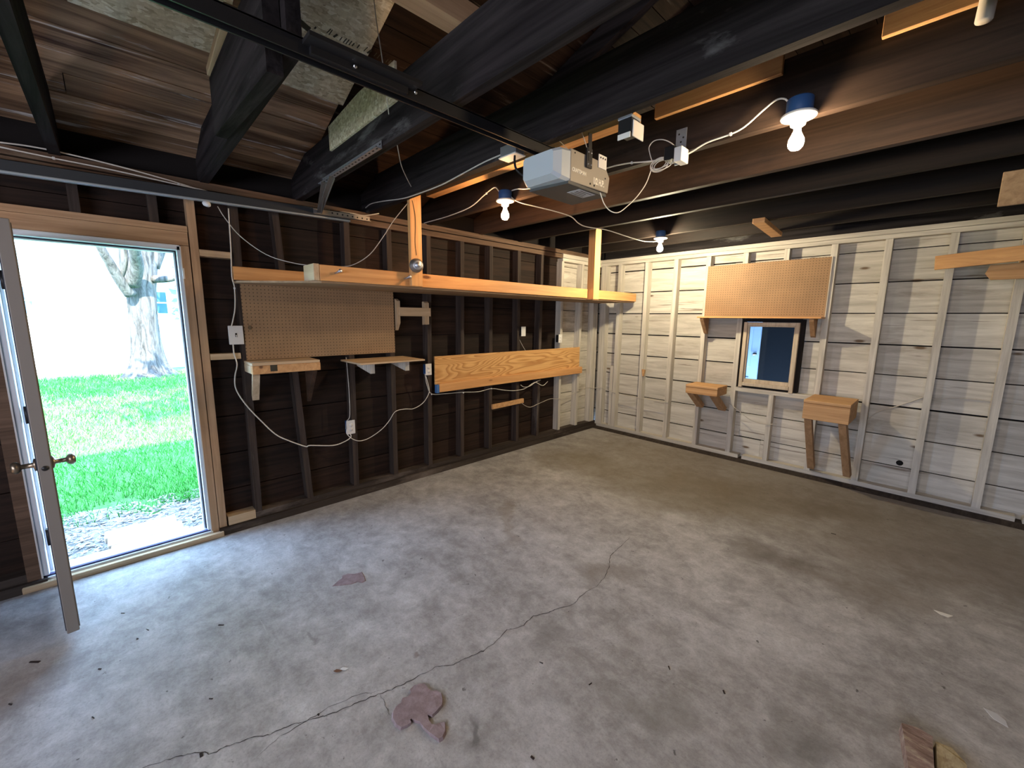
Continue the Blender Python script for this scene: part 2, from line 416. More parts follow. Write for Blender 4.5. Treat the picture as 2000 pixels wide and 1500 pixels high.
def grassmat():
    m = mat('grass_blades', (.07, .3, .05), .6, spec=.1); t = NT(m)
    g = t.n('ShaderNodeNewGeometry'); n = t.noise(t.coords((1, 1, 1)), 1.2, 4, .6)
    a = t.ramp(g.outputs['Random Per Island'], [(0., (.03, .2, .025)), (.6, (.05, .32, .04)), (1., (.13, .42, .09))])
    t.color(t.mix(t.ramp(n, [(.4, W(0.)), (.7, W(.5))]), a, (.1, .36, .08))); return m
M['grass'] = grassmat()
def soil(name, a, b, s):
    m = mat(name, a, .9); t = NT(m); n = t.noise(t.coords(), s, 8, .7); n2 = t.noise(t.coords(), s*9, 4, .6)
    t.color(t.mix(.4, t.ramp(n, [(.35, a), (.65, b)]), t.ramp(n2, [(.35, a), (.65, b)]))); t.bump(n2, .6, .02); return m
M['lawn_soil'] = soil('lawn_soil', (.04, .13, .03), (.09, .28, .07), 2.)
M['mulch'] = soil('grey_mulch', (.12, .12, .11), (.42, .41, .4), 12.)
M['mulch_chip'] = wood('mulch_chips', (.16, .15, .14), (.5, .48, .45), 'X', .85, island=.5)
def barkmat():
    m = mat('grey_bark', (.3, .28, .25), .9); t = NT(m)
    n = t.noise(t.coords((9, 9, 1.6)), 1., 8, .7, .8); t.color(t.ramp(n, [(.35, (.018, .018, .016)), (.62, (.11, .108, .1))])); t.bump(n, 1., .06); return m
M['bark'] = barkmat()
def leafmat():
    m = mat('tree_leaves', (.07, .2, .04), .6); t = NT(m); g = t.n('ShaderNodeNewGeometry')
    t.color(t.ramp(g.outputs['Random Per Island'], [(0., (.03, .11, .02)), (1., (.11, .27, .06))])); return m
M['leaf'] = leafmat()
def leaf2():
    m = mat('pale_evergreen_needles', (.3, .42, .4), .7); return m
M['leaf_pale'] = leaf2()
M['siding'] = mat('white_siding', (.8, .8, .79), .7)
M['house_glass'] = mat('house_window_glass', (.05, .12, .25), .1, spec=.6)
M['garage_outer'] = mat('garage_outer_siding', (.6, .6, .58), .8)
M['panel_white'] = mat('white_panel_door_paint', (.42, .5, .57), .5)
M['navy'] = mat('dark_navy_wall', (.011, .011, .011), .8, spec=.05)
def glassmat():
    m = bpy.data.materials.new('window_pane_glass'); m.use_nodes = True; nt = m.node_tree; nt.nodes.clear()
    o = nt.nodes.new('ShaderNodeOutputMaterial'); mx = nt.nodes.new('ShaderNodeMixShader'); tr = nt.nodes.new('ShaderNodeBsdfTransparent'); gl = nt.nodes.new('ShaderNodeBsdfGlossy')
    gl.inputs['Roughness'].default_value = .03; tr.inputs['Color'].default_value = (.86, .9, .94, 1)
    fr = nt.nodes.new('ShaderNodeFresnel'); fr.inputs['IOR'].default_value = 1.45
    nt.links.new(fr.outputs[0], mx.inputs[0]); nt.links.new(tr.outputs[0], mx.inputs[1]); nt.links.new(gl.outputs[0], mx.inputs[2]); nt.links.new(mx.outputs[0], o.inputs[0]); return m
M['glass'] = glassmat()
def tintglass():
    m = bpy.data.materials.new('warm_tint_pane'); m.use_nodes = True; nt = m.node_tree; nt.nodes.clear()
    o = nt.nodes.new('ShaderNodeOutputMaterial'); tr = nt.nodes.new('ShaderNodeBsdfTransparent'); tr.inputs['Color'].default_value = (.98, .795, .675, 1)  # warm tint added to take the blue out of the incoming sky light
    nt.links.new(tr.outputs[0], o.inputs[0]); return m
M['tint_glass'] = tintglass()
# ================================================================== THE SETTING
RX, RY = 6.6, -7.5           # right wall, front wall
def zdeck(x): return 2.70+.36*min(x, 2*3.35-x)
def deck_pt(u, v):
    d = ray(u, v); s = .36; t = (2.70+s*CAM[0]-CAM[2])/(d[2]-s*d[0]); return CAM+t*d

# ---- floor with its crack
bm = bm_new(); box(bm, -.02, RX+.15, RY-.1, .15, -.25, 0)
floor = struct('floor', bm, M['concrete'], label='stained grey concrete slab with a long wandering crack', cat='floor')
crack = [(1231.7, 1048), (1218, 1063), (1191.7, 1085), (1190, 1107), (1181.7, 1126.7), (1165, 1145), (1131.7, 1165), (1121.7, 1180), (1088, 1190), (1071.7, 1196.7), (1043, 1203), (1021.7, 1221.7), (1000, 1229), (992, 1230), (968, 1254), (944, 1272), (914, 1284), (884, 1299), (854, 1302), (824, 1317), (794, 1333.5), (764, 1347), (722, 1363), (674, 1383), (635, 1399.5), (602, 1407), (560, 1420), (527, 1435), (495, 1440), (450, 1455), (414, 1473), (387, 1470), (354, 1476), (300, 1494), (240, 1515)]
def ribbon(bm, pix, w, jit=.004, z=.0012, sub=5):
    P = [Vector(Z(u, v, 0)) for u, v in pix]; Q = []
    for a, b in zip(P, P[1:]):
        for k in range(sub):
            p = a.lerp(b, k/sub); Q.append(p+Vector((random.uniform(-jit, jit), random.uniform(-jit, jit), 0)))
    Q.append(P[-1]); pr = None
    for i, p in enumerate(Q):
        d = (Q[min(i+1, len(Q)-1)]-Q[max(i-1, 0)]).normalized(); s = Vector((-d.y, d.x, 0))
        ww = w*random.uniform(.35, 1.3)*(min(1, i/6+.2))*(min(1, (len(Q)-1-i)/8+.2))
        q = (bm.verts.new((p.x+s.x*ww, p.y+s.y*ww, z)), bm.verts.new((p.x-s.x*ww, p.y-s.y*ww, z)))
        if pr: bm.faces.new((pr[0], pr[1], q[1], q[0]))
        pr = q
    bmesh.ops.recalc_face_normals(bm, faces=bm.faces[:])
bm = bm_new(); ribbon(bm, crack, .0019); obj('crack', bm, M['crack'], floor, 'dark wandering crack')
bm = bm_new(); ribbon(bm, [(764, 1347), (700, 1356), (640, 1383), (600, 1408), (545, 1440), (500, 1480)], .0013); obj('crack', bm, M['crack'], floor, 'fine hairline crack')
bm = bm_new(); ribbon(bm, [(742, 1357), (752, 1374), (758, 1390), (764, 1400)], .0012); obj('crack', bm, M['crack'], floor, 'short branching crack')

# ---- sheathing of boards
def boards(bm, lo, hi, zs, put, holes=(), th=.022, gap=.006):
    """horizontal boards lo..hi, one course per zs pair; holes: (a, b, z0, z1); put(bm, a, b, z0, z1, jitter)"""
    for z0, z1 in zs:
        cuts = [(lo, hi)]
        for a, b, h0, h1 in holes:
            if z0 < h1 < z1 and z1-h1 > .02: put(bm, a-.002, b+.002, h1, z1-gap*.5, 0)
            if z0 < h0 < z1 and h0-z0 > .02: put(bm, a-.002, b+.002, z0+gap*.5, h0, 0)
        for a, b, h0, h1 in holes:
            if h1 <= z0 or h0 >= z1: continue
            nc = []
            for p, q in cuts:
                if b <= p or a >= q: nc.append((p, q)); continue
                if a > p: nc.append((p, a))
                if b < q: nc.append((b, q))
            cuts = nc
        for p, q in cuts:
            n = max(1, int((q-p)/2.6)); e = sorted([p, q]+[p+(q-p)*(k+random.uniform(.25, .75))/n for k in range(n-1)])
            for a, b in zip(e, e[1:]):
                put(bm, a+.001, b-.001, z0+gap*random.uniform(.3, 1.), z1-gap*random.uniform(.3, .9), random.uniform(-.003, .003))
def courses(first, pitch, top, low=-.02):
    zs = []; z = first-pitch*math.ceil((first-low)/pitch)
    while z < top: zs.append((max(low, z), min(top, z+pitch))); z += pitch
    return [c for c in zs if c[1]-c[0] > .02]
DOOR = (-5.63, -4.815, -.05, 2.075)
WHITE_Y = -.87
bm = bm_new()
boards(bm, RY, WHITE_Y, courses(.30, .287, 2.75), lambda bm, a, b, z0, z1, j: box(bm, -.115+j, -.092+j, a, b, z0, z1), [DOOR])
wall_left = struct('wall_left', bm, M['dark_siding'], label='dark stained board wall with open studs', cat='wall')
bm = bm_new()
boards(bm, WHITE_Y, .09, courses(.30, .287, 2.47), lambda bm, a, b, z0, z1, j: box(bm, -.115+j, -.092+j, a, b, z0, z1))
obj('whitewashed_boards', bm, M['white_boards_y'], wall_left, 'whitewashed boards beside the corner')
bm = bm_new(); box(bm, -.115, -.092, WHITE_Y, .1, 2.475, 2.75); obj('rim_board', bm, M['top_plate'], wall_left)
bm = bm_new()
for y0, y1, z0, z1 in ((RY-.1, DOOR[0], -.2, 2.8), (DOOR[1], .2, -.2, 2.8), (DOOR[0], DOOR[1], DOOR[3], 2.8)): box(bm, -.17, -.125, y0, y1, z0, z1)
obj('outer_siding', bm, M['void'], wall_left)
def lstud(ytop, ybot, z0=.1, z1=2.40, m='dark_stud', w=.046, x0=-.09, x1=0., name='stud'):
    bm = bm_new(); vs = box(bm, x0, x1, -w, 0, z0, z1)
    for v in vs: v.co.y += ybot+(ytop-ybot)*(v.co.z-z0)/(z1-z0)
    return obj(name, bm, M[m], wall_left)
for yt, yb in ((-4.46, -4.475), (-4.2, -4.09), (-3.665, -3.69), (-3.285, -3.295), (-2.87, -2.9), (-2.465, -2.49), (-2.07, -2.08), (-1.638, -1.635), (-1.235, -1.265)):
    lstud(yt, yb)
for yt, yb in ((-.838, -.833), (-.402, -.445)): lstud(yt, yb, m='white_stud', z1=2.36)
lstud(-.1, -.1, m='white_stud', z1=2.36, w=.05); lstud(-.045, -.045, m='white_stud', z1=2.36, w=.05)
for y in (-6.0, -6.4, -6.8, -7.2): lstud(y, y)
# lumber round the door
lstud(-4.708, -4.712, m='jack', z0=.055); 
bm = bm_new(); box(bm, -.09, .001, -4.806, -4.762, .0, 2.075); obj('jack_stud', bm, M['jack'], wall_left)
bm = bm_new(); box(bm, -.09, .001, -5.70, -5.642, .0, 2.40); obj('jack_stud', bm, M['top_plate'], wall_left)
bm = bm_new(); box(bm, -.09, .002, -5.642, -4.762, 2.078, 2.163); obj('door_header', bm, M['header'], wall_left)
bm = bm_new(); box(bm, -.09, .003, -5.642, -4.760, 2.165, 2.203); obj('door_header', bm, M['header'], wall_left)
for y in (-5.25, -4.9): lstud(y, y, z0=2.204, name='cripple_stud')
for z in (2.063, 1.35):
    bm = bm_new(); box(bm, -.088, -.001, -4.707, -4.522, z-.042, z); obj('blocking', bm, M['pale_y'], wall_left)
bm = bm_new(); box(bm, -.09, .004, -4.70, -4.522, .055, .122); obj('blocking', bm, M['pale_y'], wall_left, 'pale block of new lumber at the foot of the wall')
# plates and footing
bm = bm_new(); box(bm, -.09, .0, -4.52, WHITE_Y, .052, .1); obj('bottom_plate', bm, M['dark_plate'], wall_left)
bm = bm_new(); box(bm, -.09, .0, RY, -5.70, .052, .1); obj('bottom_plate', bm, M['dark_plate'], wall_left)
bm = bm_new(); box(bm, -.09, .0, WHITE_Y, .0, .052, .1); obj('bottom_plate', bm, M['dark_plate'], wall_left)
for a, b in ((-4.76, 0.), (RY, -5.62)):
    bm = bm_new(); prism(bm, [(-.11, 0), (.035, 0), (.022, .05), (-.11, .05)], 1, a, b); obj('footing', bm, M['dark_plate'], wall_left)
bm = bm_new(); box(bm, -.09, .0, RY, WHITE_Y+.0, 2.40, 2.449); obj('top_plate', bm, M['top_plate'], wall_left)
bm = bm_new(); box(bm, -.09, .002, RY, -.05, 2.458, 2.505); obj('top_plate', bm, M['top_plate'], wall_left)
bm = bm_new(); box(bm, -.09, .003, WHITE_Y, .0, 2.36, 2.404); obj('top_plate', bm, M['white_plate_y'], wall_left, 'whitewashed plate')
bm = bm_new(); box(bm, -.09, .006, WHITE_Y, .0, 2.408, 2.456); obj('top_plate', bm, M['white_plate_y'], wall_left, 'whitewashed plate')

# ---- back wall
WIN = (1.935, 2.53, .865, 1.64)
bm = bm_new()
boards(bm, -.09, RX, courses(.265, .288, 2.47), lambda bm, a, b, z0, z1, j: box(bm, a, b, .092+j, .115+j, z0, z1), [WIN], gap=.011)
wall_back = struct('wall_back', bm, M['white_boards_x'], label='whitewashed board wall with open studs', cat='wall')
bm = bm_new()
for x0, x1, z0, z1 in ((-.2, WIN[0], -.2, 3.), (WIN[1], RX+.2, -.2, 3.), (WIN[0], WIN[1], -.2, WIN[2]), (WIN[0], WIN[1], WIN[3], 3.)): box(bm, x0, x1, .13, .16, z0, z1)
prism(bm, [(-.2, 2.9), (RX+.2, 2.9), (3.35, 4.1)], 1, .13, .16)
obj('outer_siding', bm, M['void'], wall_back)
def bstud(x, z0=.065, z1=2.37, w=.047, m='white_stud', name='stud'):
    bm = bm_new(); box(bm, x, x+w, 0, .09, z0, z1); return obj(name, bm, M[m], wall_back)
for x in (.005, .285, .692, 1.085, 1.482, 1.884, 2.678, 3.074, 3.486, 3.885, 4.29, 4.69, 5.1, 5.5, 5.9, 6.3): bstud(x, w=.052)
bm = bm_new(); box(bm, .055, .105, .0, .09, .065, 2.37); obj('stud', bm, M['white_stud'], wall_back)
bm = bm_new(); box(bm, .215, .283, .02, .09, .065, .95); obj('nailing_strip', bm, M['white_stud'], wall_back)
bstud(2.28, z1=.815, name='cripple_stud'); bstud(2.28, z0=1.70, name='cripple_stud')
bm = bm_new(); box(bm, 1.937, 2.677, -.002, .09, .815, .862); obj('window_sill_plate', bm, M['white_plate_x'], wall_back)
bm = bm_new(); box(bm, 1.937, 2.677, .0, .09, 1.66, 1.70); obj('window_head_plate', bm, M['white_plate_x'], wall_back)
for a, b in ((.0, 2.03), (2.07, 4.13), (4.17, RX)):
    bm = bm_new(); box(bm, a, b, -.004, .09, .022, .065); obj('bottom_plate', bm, M['white_plate_x'], wall_back)
bm = bm_new(); prism(bm, [(-.1, 0), (.1, 0), (.1, .022), (-.03, .022)], 0, .03, RX); obj('footing', bm, M['dark_plate'], wall_back)
bm = bm_new(); box(bm, 0, RX, 0, .09, 2.372, 2.411); obj('top_plate', bm, M['white_plate_x'], wall_back)
bm = bm_new(); box(bm, 0, RX, -.003, .09, 2.414, 2.456); obj('top_plate', bm, M['white_plate_x'], wall_back)
bm = bm_new(); prism(bm, [(0, 2.47), (RX, 2.47), (RX, 2.68), (3.35, 3.88), (0, 2.68)], 1, .092, .115); obj('gable_boards', bm, M['joist_black'], wall_back)
bm = bm_new(); lathe(bm, [(.0, 0), (.022, .0), (.026, .004), (0, .006)], Y(1757, 904, .09), (0, -1, 0), 9); obj('knot_hole', bm, M['hole'], wall_back, 'ragged black knot hole')

# ---- the walls behind the camera
bm = bm_new(); box(bm, RX, RX+.12, RY-.1, .2, -.2, 2.75)
struct('wall_right', bm, M['dark_siding'], label='dark board wall out of view', cat='wall')
GD = (.9, 5.7, 0.0, 2.2); GW = (1.5, 5.5, 1.1, 2.0)  # unseen window strip GW added and sized to bring daylight to the foreground
bm = bm_new()
for x0, x1, z0, z1 in ((-.17, GW[0], -.2, 2.9), (GW[1], RX+.12, -.2, 2.9), (GW[0], GW[1], -.2, GW[2]), (GW[0], GW[1], GW[3], 2.9)): box(bm, x0, x1, RY-.1, RY, z0, z1)
prism(bm, [(-.2, 2.9), (RX+.2, 2.9), (3.35, 4.1)], 1, RY-.1, RY)
struct('wall_front', bm, M['dark_siding'], label='closed overhead garage door wall with an unseen glazed strip added for foreground light', cat='wall')
bm = bm_new(); box(bm, GW[0], GW[1], RY-.06, RY-.055, GW[2], GW[3]); obj('fill_glazing', bm, M['tint_glass'], bpy.data.objects['wall_front'])

# ---- ceiling: roof boards, joists, rafters
SL = math.atan(.36); cs, sn = math.cos(SL), math.sin(SL)
bm = bm_new(); bmd = bm_new()
for side in (0, 1):
    s0 = -.35/cs; w = .146
    i = 0
    while s0 < 3.35/cs-.01:
        xa = s0*cs; xb = min((s0+w-.005)*cs, 3.35)
        ys = [RY-.1, random.uniform(RY+.5, -5.2), -3.995, random.uniform(-3.2, -.8), .2]
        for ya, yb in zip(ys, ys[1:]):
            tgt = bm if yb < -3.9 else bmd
            j = random.uniform(0, .004)
            p = [(xa, 2.70+.36*xa+j), (xb, 2.70+.36*xb+j), (xb, 2.72+.36*xb+j), (xa, 2.72+.36*xa+j)]
            if side: p = [(6.7-x, z) for x, z in p]
            prism(tgt, p, 1, ya+.002, yb-.002)
        s0 += w
ceiling = struct('ceiling', bm, M['deck'], label='streaked brown roof boards above open joists', cat='ceiling')
obj('dark_roof_boards', bmd, M['deck_dark'], ceiling, 'brown roof boards over the back of the room, darkened against the lamp light')
bm = bm_new(); prism(bm, [(-.5, 2.565), (3.35, 3.951), (7.2, 2.565), (7.2, 2.61), (3.35, 3.996), (-.5, 2.61)], 1, RY-.3, .4); obj('roof_cover', bm, M['void'], ceiling)
bm = bm_new(); box(bm, -.12, -.09, RY, .1, 2.44, 2.72); obj('eave_blocking', bm, M['void'], ceiling)
JOISTS = [(-7.1, 'joist_black'), (-6.5, 'joist_black'), (-5.9, 'joist_black'), (-5.345, 'joist_black'), (-4.665, 'joist_black'), (-4.07, 'joist_black'), (-3.517, 'joist_black'), (-2.91, 'joist_mid'), (-2.275, 'joist_brown'), (-1.685, 'joist_dark_brown'), (-.925, 'joist_dark_brown'), (-.365, 'joist_dark_brown')]
for i, (y, m) in enumerate(JOISTS):
    top = 2.765 if i != 6 else 2.76
    xl = -.08; xr = RX
    cut = .0
    bm = bm_new()
    if i == 4: xr = 1.95
    pts = [(xl, 2.5), (xr, 2.5)]
    if xr > 6: pts += [(xr, 2.69), (6.5, min(top, zdeck(6.5)-.01))]
    pts += [(xr if xr < 6 else 6.2, top), (.25, top), (xl, min(top, zdeck(xl)-.01))]
    prism(bm, pts, 1, y, y+.048); obj('ceiling_joist', bm, M[m], ceiling)
    for sd in (0, 1):
        if sd == 0 and i in (3, 4): continue
        p = [(-.25, 2.70-.09-.005), (3.33, 3.905-.005), (3.33, 3.905-.15), (-.06, 2.70-.022-.15), (-.25, 2.55)]
        p = [(-.08, zdeck(-.08)-.004), (3.33, 3.894), (3.33, 3.755), (-.02, 2.555), (-.08, 2.555)]
        if sd == 0 and i in (5, 6): xs = 1.78 if i == 5 else 2.55; p = [(xs, zdeck(xs)-.004), (3.33, 3.894), (3.33, 3.755), (xs+.12, zdeck(xs+.12)-.15), (xs, zdeck(xs)-.15)]
        if sd: p = [(6.7-x, z) for x, z in p]
        bm = bm_new(); prism(bm, p, 1, y+.05, y+.096); obj('rafter', bm, M['joist_black'] if i < 8 else M['joist_dark_brown'], ceiling)
bm = bm_new(); box(bm, 3.33, 3.37, RY, .1, 3.72, 3.9); obj('ridge_board', bm, M['joist_black'], ceiling)
# strand-board repairs between the rafters
e = deck_pt(409, 96)[0]
def slab(bm, x0, x1, y0, y1, d=.006, th=.012, cutc=0.):
    lo = [(x0, y0), (x1, y0), (x1, y1), (x0, y1)]
    if cutc: lo = [(x0, y0), (x1, y0), (x1, y1), (x0+cutc*2.2, y1), (x0+cutc*.5, y1-cutc*.6), (x0, y1-cutc*1.6)]
    a = [bm.verts.new((x, y, 2.70+.36*x-d)) for x, y in lo]; b = [bm.verts.new((x, y, 2.70+.36*x-d-th)) for x, y in lo]
    n = len(lo); bm.faces.new(a); bm.faces.new(b[::-1])
    for i in range(n): bm.faces.new((a[i], b[i], b[(i+1) % n], a[(i+1) % n]))
    bmesh.ops.recalc_face_normals(bm, faces=bm.faces[:])
bm = bm_new(); slab(bm, e, e+1.2, -5.95, -5.21); obj('strand_board_panel', bm, M['osb'], ceiling)
bm = bm_new(); slab(bm, e, e+1.2, -5.18, -4.62); obj('strand_board_panel', bm, M['osb'], ceiling)
bm = bm_new(); slab(bm, e-.03, e+1.2, -4.56, -3.98); obj('strand_board_panel', bm, M['osb'], ceiling, 'strand board panel with faded stamped lettering')
stampp = bpy.data.objects[-1] if False else None
# faded stamped lettering on the strand board: one row of short strokes along the panel's inner edge, too worn to read
bm = bm_new()
A = deck_pt(600, 40); 
marks = [(577, 30, 603, 52, 14), (613, 50, 616, 46, 4), (637, 58, 645, 50, 2.2), (641, 62, 648, 52, 2.2), (650, 66, 658, 61, 5), (662, 73, 667, 66, 2.2), (669, 77, 676, 69, 2.4), (674, 80, 681, 71, 2.4), (680, 82, 686, 74, 2.4), (686, 84, 691, 78, 3), (696, 88, 701, 81, 3), (709, 94, 717, 86, 2), (716, 98, 724, 92, 5), (729, 104, 735, 97, 2), (735, 108, 742, 100, 2), (752, 116, 757, 110, 2), (757, 119, 763, 112, 4), (763, 122, 770, 115, 2)]
for u0, v0, u1, v1, w in marks:
    p, q = Vector(deck_pt(u0, v0)), Vector(deck_pt(u1, v1)); d = q-p
    n = Vector((-.339, 0, .94)); s = d.cross(n).normalized()*(w*.0011)
    dn = n*(-.0192)
    vs = [bm.verts.new(k+dn) for k in (p+s, q+s, q-s, p-s)]; bm.faces.new(vs)
obj('stamped_marks', bm, M['ink'], ceiling, 'faded dark stamped strokes')
bm = bm_new(); prism(bm, [(.755, 2.650), (1.6, 2.655), (1.6, 2.83), (1.2, 2.83), (.75, 2.79)], 1, -4.084, -4.071); obj('strand_board_gusset', bm, M['osb'], ceiling, 'tongue of strand board nailed over the joist')
# braces running along the room
bm = bm_new(); box(bm, 1.42, 1.505, -5.3, -3.55, 2.768, 2.806); obj('brace', bm, M['brown_brace'], ceiling, 'weathered brown brace')
bm = bm_new(); box(bm, 2.02, 2.11, -6.4, -3.82, 2.768, 2.86); obj('brace', bm, M['header'], ceiling, 'long brown two-by-four brace')
bm = bm_new(); prism(bm, [(.95, 2.50), (1.9, 2.43), (1.9, 2.76), (.95, 2.76)], 1, -4.72, -4.668); obj('sister_board', bm, M['joist_black'], ceiling)
for xa, xb in ((2.33, 2.93), (3.26, 4.2)):
    bm = bm_new(); box(bm, xa, xb, -2.936, -2.912, 2.70, 2.80, .002); obj('backing_board', bm, M['box_x'], ceiling, 'orange nailing board on the upper edge of a joist')
bm = bm_new(); box(bm, .3, 2.3, -3.1, -3.02, 2.66, 2.70); obj('backing_board', bm, M['box_x'], ceiling)

# ---- door opening: frame and threshold
bm = bm_new()
box(bm, -.15, -.004, -4.828, -4.808, .06, 2.07, .002); box(bm, -.15, -.004, -5.64, -5.612, .06, 2.07, .002); box(bm, -.15, -.004, -5.64, -4.808, 2.045, 2.074, .002)
box(bm, -.10, -.055, -4.845, -4.828, .06, 2.045, .002); box(bm, -.10, -.055, -5.612, -5.597, .06, 2.045, .002); box(bm, -.10, -.055, -5.61, -4.83, 2.03, 2.045, .002)
trim_1 = struct('trim_1', bm, M['jamb'], label='white door frame around the bright garden doorway', cat='door frame')
bm = bm_new()
box(bm, -.055, -.049, -4.836, -4.828, .06, 2.04); box(bm, -.055, -.049, -5.61, -4.83, 2.037, 2.044)
obj('weatherstrip', bm, M['weatherstrip'], trim_1)
bm = bm_new()
box(bm, -.004, .004, -4.812, -4.806, .05, 2.076); box(bm, -.004, .004, -5.642, -4.806, 2.070, 2.076); box(bm, -.004, .004, -5.644, -5.637, .03, 2.07)
obj('sealant_bead', bm, M['white_plastic'], trim_1)
bm = bm_new(); box(bm, -.17, -.03, -5.63, -4.812, .02, .05, .004); thr = obj('threshold', bm, M['threshold'], trim_1)
bm = bm_new(); box(bm, -.035, -.008, -5.63, -4.812, .022, .06, .003); obj('sill_strip', bm, M['sill_dark'], trim_1)
bm = bm_new(); box(bm, -.008, .006, -5.66, -4.80, .0, .05, .002); obj('sill_edge', bm, M['jamb'], trim_1)
bm = bm_new(); box(bm, .007, .045, -5.72, -4.74, .0, .036, .003); obj('sill_board', bm, M['pale_y'], trim_1)
bm = bm_new(); box(bm, .0, .01, -4.812, -4.800, 1.86, 1.93, .002); obj('latch_plate', bm, M['white_plastic'], trim_1)
# door leaf, swung into the room until it points at the camera's side of the doorway
def turn(bm, a=.103):
    p = Vector((.728, -5.456, 0)); bmesh.ops.rotate(bm, verts=bm.verts[:], cent=p, matrix=Matrix.Rotation(a, 3, 'Z'))
bm = bm_new(); box(bm, -.003, .728, -5.500, -5.456, .045, 2.025, .003)
turn(bm); door_1 = struct('door_1', bm, M['door_paint'], label='narrow door swung open square into the room, seen edge on', cat='door')
for y0, y1 in ((-5.5035, -5.5), (-5.456, -5.4525)):
    bm = bm_new(); box(bm, .01, .716, y0, y1, .06, 2.01); turn(bm); obj('door_skin', bm, M['door_face'] if y0 < -5.5 else M['door_paint'], door_1)
for zc in (.30, 1.05, 1.80):
    bm = bm_new(); tube(bm, [(.008, -5.588, zc-.05), (.008, -5.588, zc+.05)], .009, 10, False); box(bm, -.03, .004, -5.598, -5.578, zc-.045, zc+.045); 
    obj('hinge', bm, M['black_metal'], door_1)
for sg, yb in ((1, -5.4525), (-1, -5.5035)):
    bm = bm_new(); lathe(bm, [(0, 0), (.03, 0), (.03, .006), (.012, .01), (.011, .045), (.02, .05), (.027, .058), (.028, .068), (.02, .078), (0, .08)], (.665, yb, .915), (0, sg, 0), 20); turn(bm); obj('door_knob', bm, M['brass'], door_1)
bm = bm_new(); lathe(bm, [(0, 0), (.012, 0), (.012, .003), (0, .003)], (.7275, -5.478, .905), (1, 0, 0), 16); turn(bm); obj('latch', bm, M['black_metal'], door_1)

# ---- window with what stands behind it
bm = bm_new()
x0, x1, z0, z1 = 1.962, 2.497, .888, 1.608; fw = .038
box(bm, x0, x0+fw, -.012, .03, z0-.02, z1, .003); box(bm, x1-fw, x1, -.012, .03, z0-.03, z1, .003)
box(bm, x0+fw, x1-fw, -.006, .03, z1-fw, z1, .003); box(bm, x0+fw, x1-fw, -.02, .03, z0, z0+.04, .003)
window_1 = struct('window_1', bm, M['frame_wood'], label='small wooden window under the pegboard ledge', cat='window')
bm = bm_new()
a, b, c_, d_ = x0+fw, x1-fw, z0+.04, z1-fw
for q in ((a, a+.018, c_, d_), (b-.012, b, c_, d_), (a+.018, b-.012, d_-.012, d_), (a+.018, b-.012, c_, c_+.04)): box(bm, q[0], q[1], .006, .04, q[2], q[3], .002)
sash = obj('sash', bm, M['frame_wood'], window_1)
bm = bm_new(); box(bm, a+.018, b-.012, .018, .022, c_+.04, d_-.012); obj('pane', bm, M['glass'], sash)
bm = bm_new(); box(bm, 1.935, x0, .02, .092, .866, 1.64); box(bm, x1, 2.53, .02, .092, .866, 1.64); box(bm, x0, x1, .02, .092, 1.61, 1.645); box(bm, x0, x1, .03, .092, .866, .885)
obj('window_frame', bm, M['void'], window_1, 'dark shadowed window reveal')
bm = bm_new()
box(bm, -1.2, 4.5, 1.62, 1.7, -.2, 3.); box(bm, -.6, 4.5, .17, 1.62, 2.62, 2.7); box(bm, 4.4, 4.5, .17, 1.62, -.2, 2.7); box(bm, -.6, -.5, .17, 1.62, .22, 2.62)  # unseen roof and ends added to keep sky light off this wall

struct('wall_neighbour', bm, M['navy'], label='dark wall seen through the small window, with added light-blocking roof and ends', cat='wall')
p = Y(1549, 640, 1.6); q = Y(1455, 730, 1.6)
px1 = Y(1489, 640, 1.6)[0]; px0 = px1-.80
bm = bm_new(); box(bm, px0, px1, 1.56, 1.60, -.1, 2.15, .003)
door_2 = struct('door_2', bm, M['panel_white'], label='white panelled door seen through the small window', cat='door')
for i in (0, 1):
    xa = px0+.1+i*.33
    for za, zb in ((.1, .8), (.95, 1.75), (1.85, 2.05)):
        bm = bm_new(); box(bm, xa, xa+.27, 1.548, 1.562, za, zb, .012); obj('door_panel', bm, M['panel_white'], door_2)
bm = bm_new(); lathe(bm, [(0, 0), (.025, 0), (.025, .005), (.01, .01), (.01, .035), (.022, .045), (.024, .055), (0, .065)], (px1-.05, 1.56, Y(1487, 692, 1.56)[2]), (0, -1, 0), 16); obj('door_knob', bm, M['chrome'], door_2)

# ================================================================== FIXED THINGS OF THE LEFT WALL
# light switch
def plate(name, label, cat, c, w=.076, h=.12, kind='outlet', ax='x', boxcol='blue_plastic', group=None):
    """cover plate with its box on the left wall, plate centre c"""
    x, y, z = c
    r = thing(name, label, cat, (x, y, z-h/2), group)
    bm = bm_new(); box(bm, x, x+.007, y-w/2, y+w/2, z-h/2, z+h/2, .003); pl = obj('cover_plate', bm, M['white_plastic'], r)
    if kind == 'switch':
        bm = bm_new(); box(bm, x+.0065, x+.008, y-.006, y+.006, z-.014, z+.014); obj('toggle_slot', bm, M['black_rubber'], pl)
        bm = bm_new(); obox(bm, (x+.006, y, z), (x+.017, y, z-.012), .006, .007); obj('toggle', bm, M['white_plastic'], pl)
    elif kind == 'outlet':
        for s in (-1, 1):
            bm = bm_new(); lathe(bm, [(0, 0), (.017, 0), (.016, .003), (0, .003)], (x+.006, y, z+s*.02), (1, 0, 0), 18); rc = obj('receptacle', bm, M['white_plastic'], pl)
    bm = bm_new(); box(bm, x-.05, x, y-w*.42, y+w*.42, z-h*.44, z+h*.44, .003); obj('outlet_box', bm, M[boxcol], r)
    return r
plate('light_switch', 'white light switch plate between the doorway and the left pegboard', 'switch', (.02, -4.545, 1.482), .092, .135, 'switch', boxcol='black_metal')
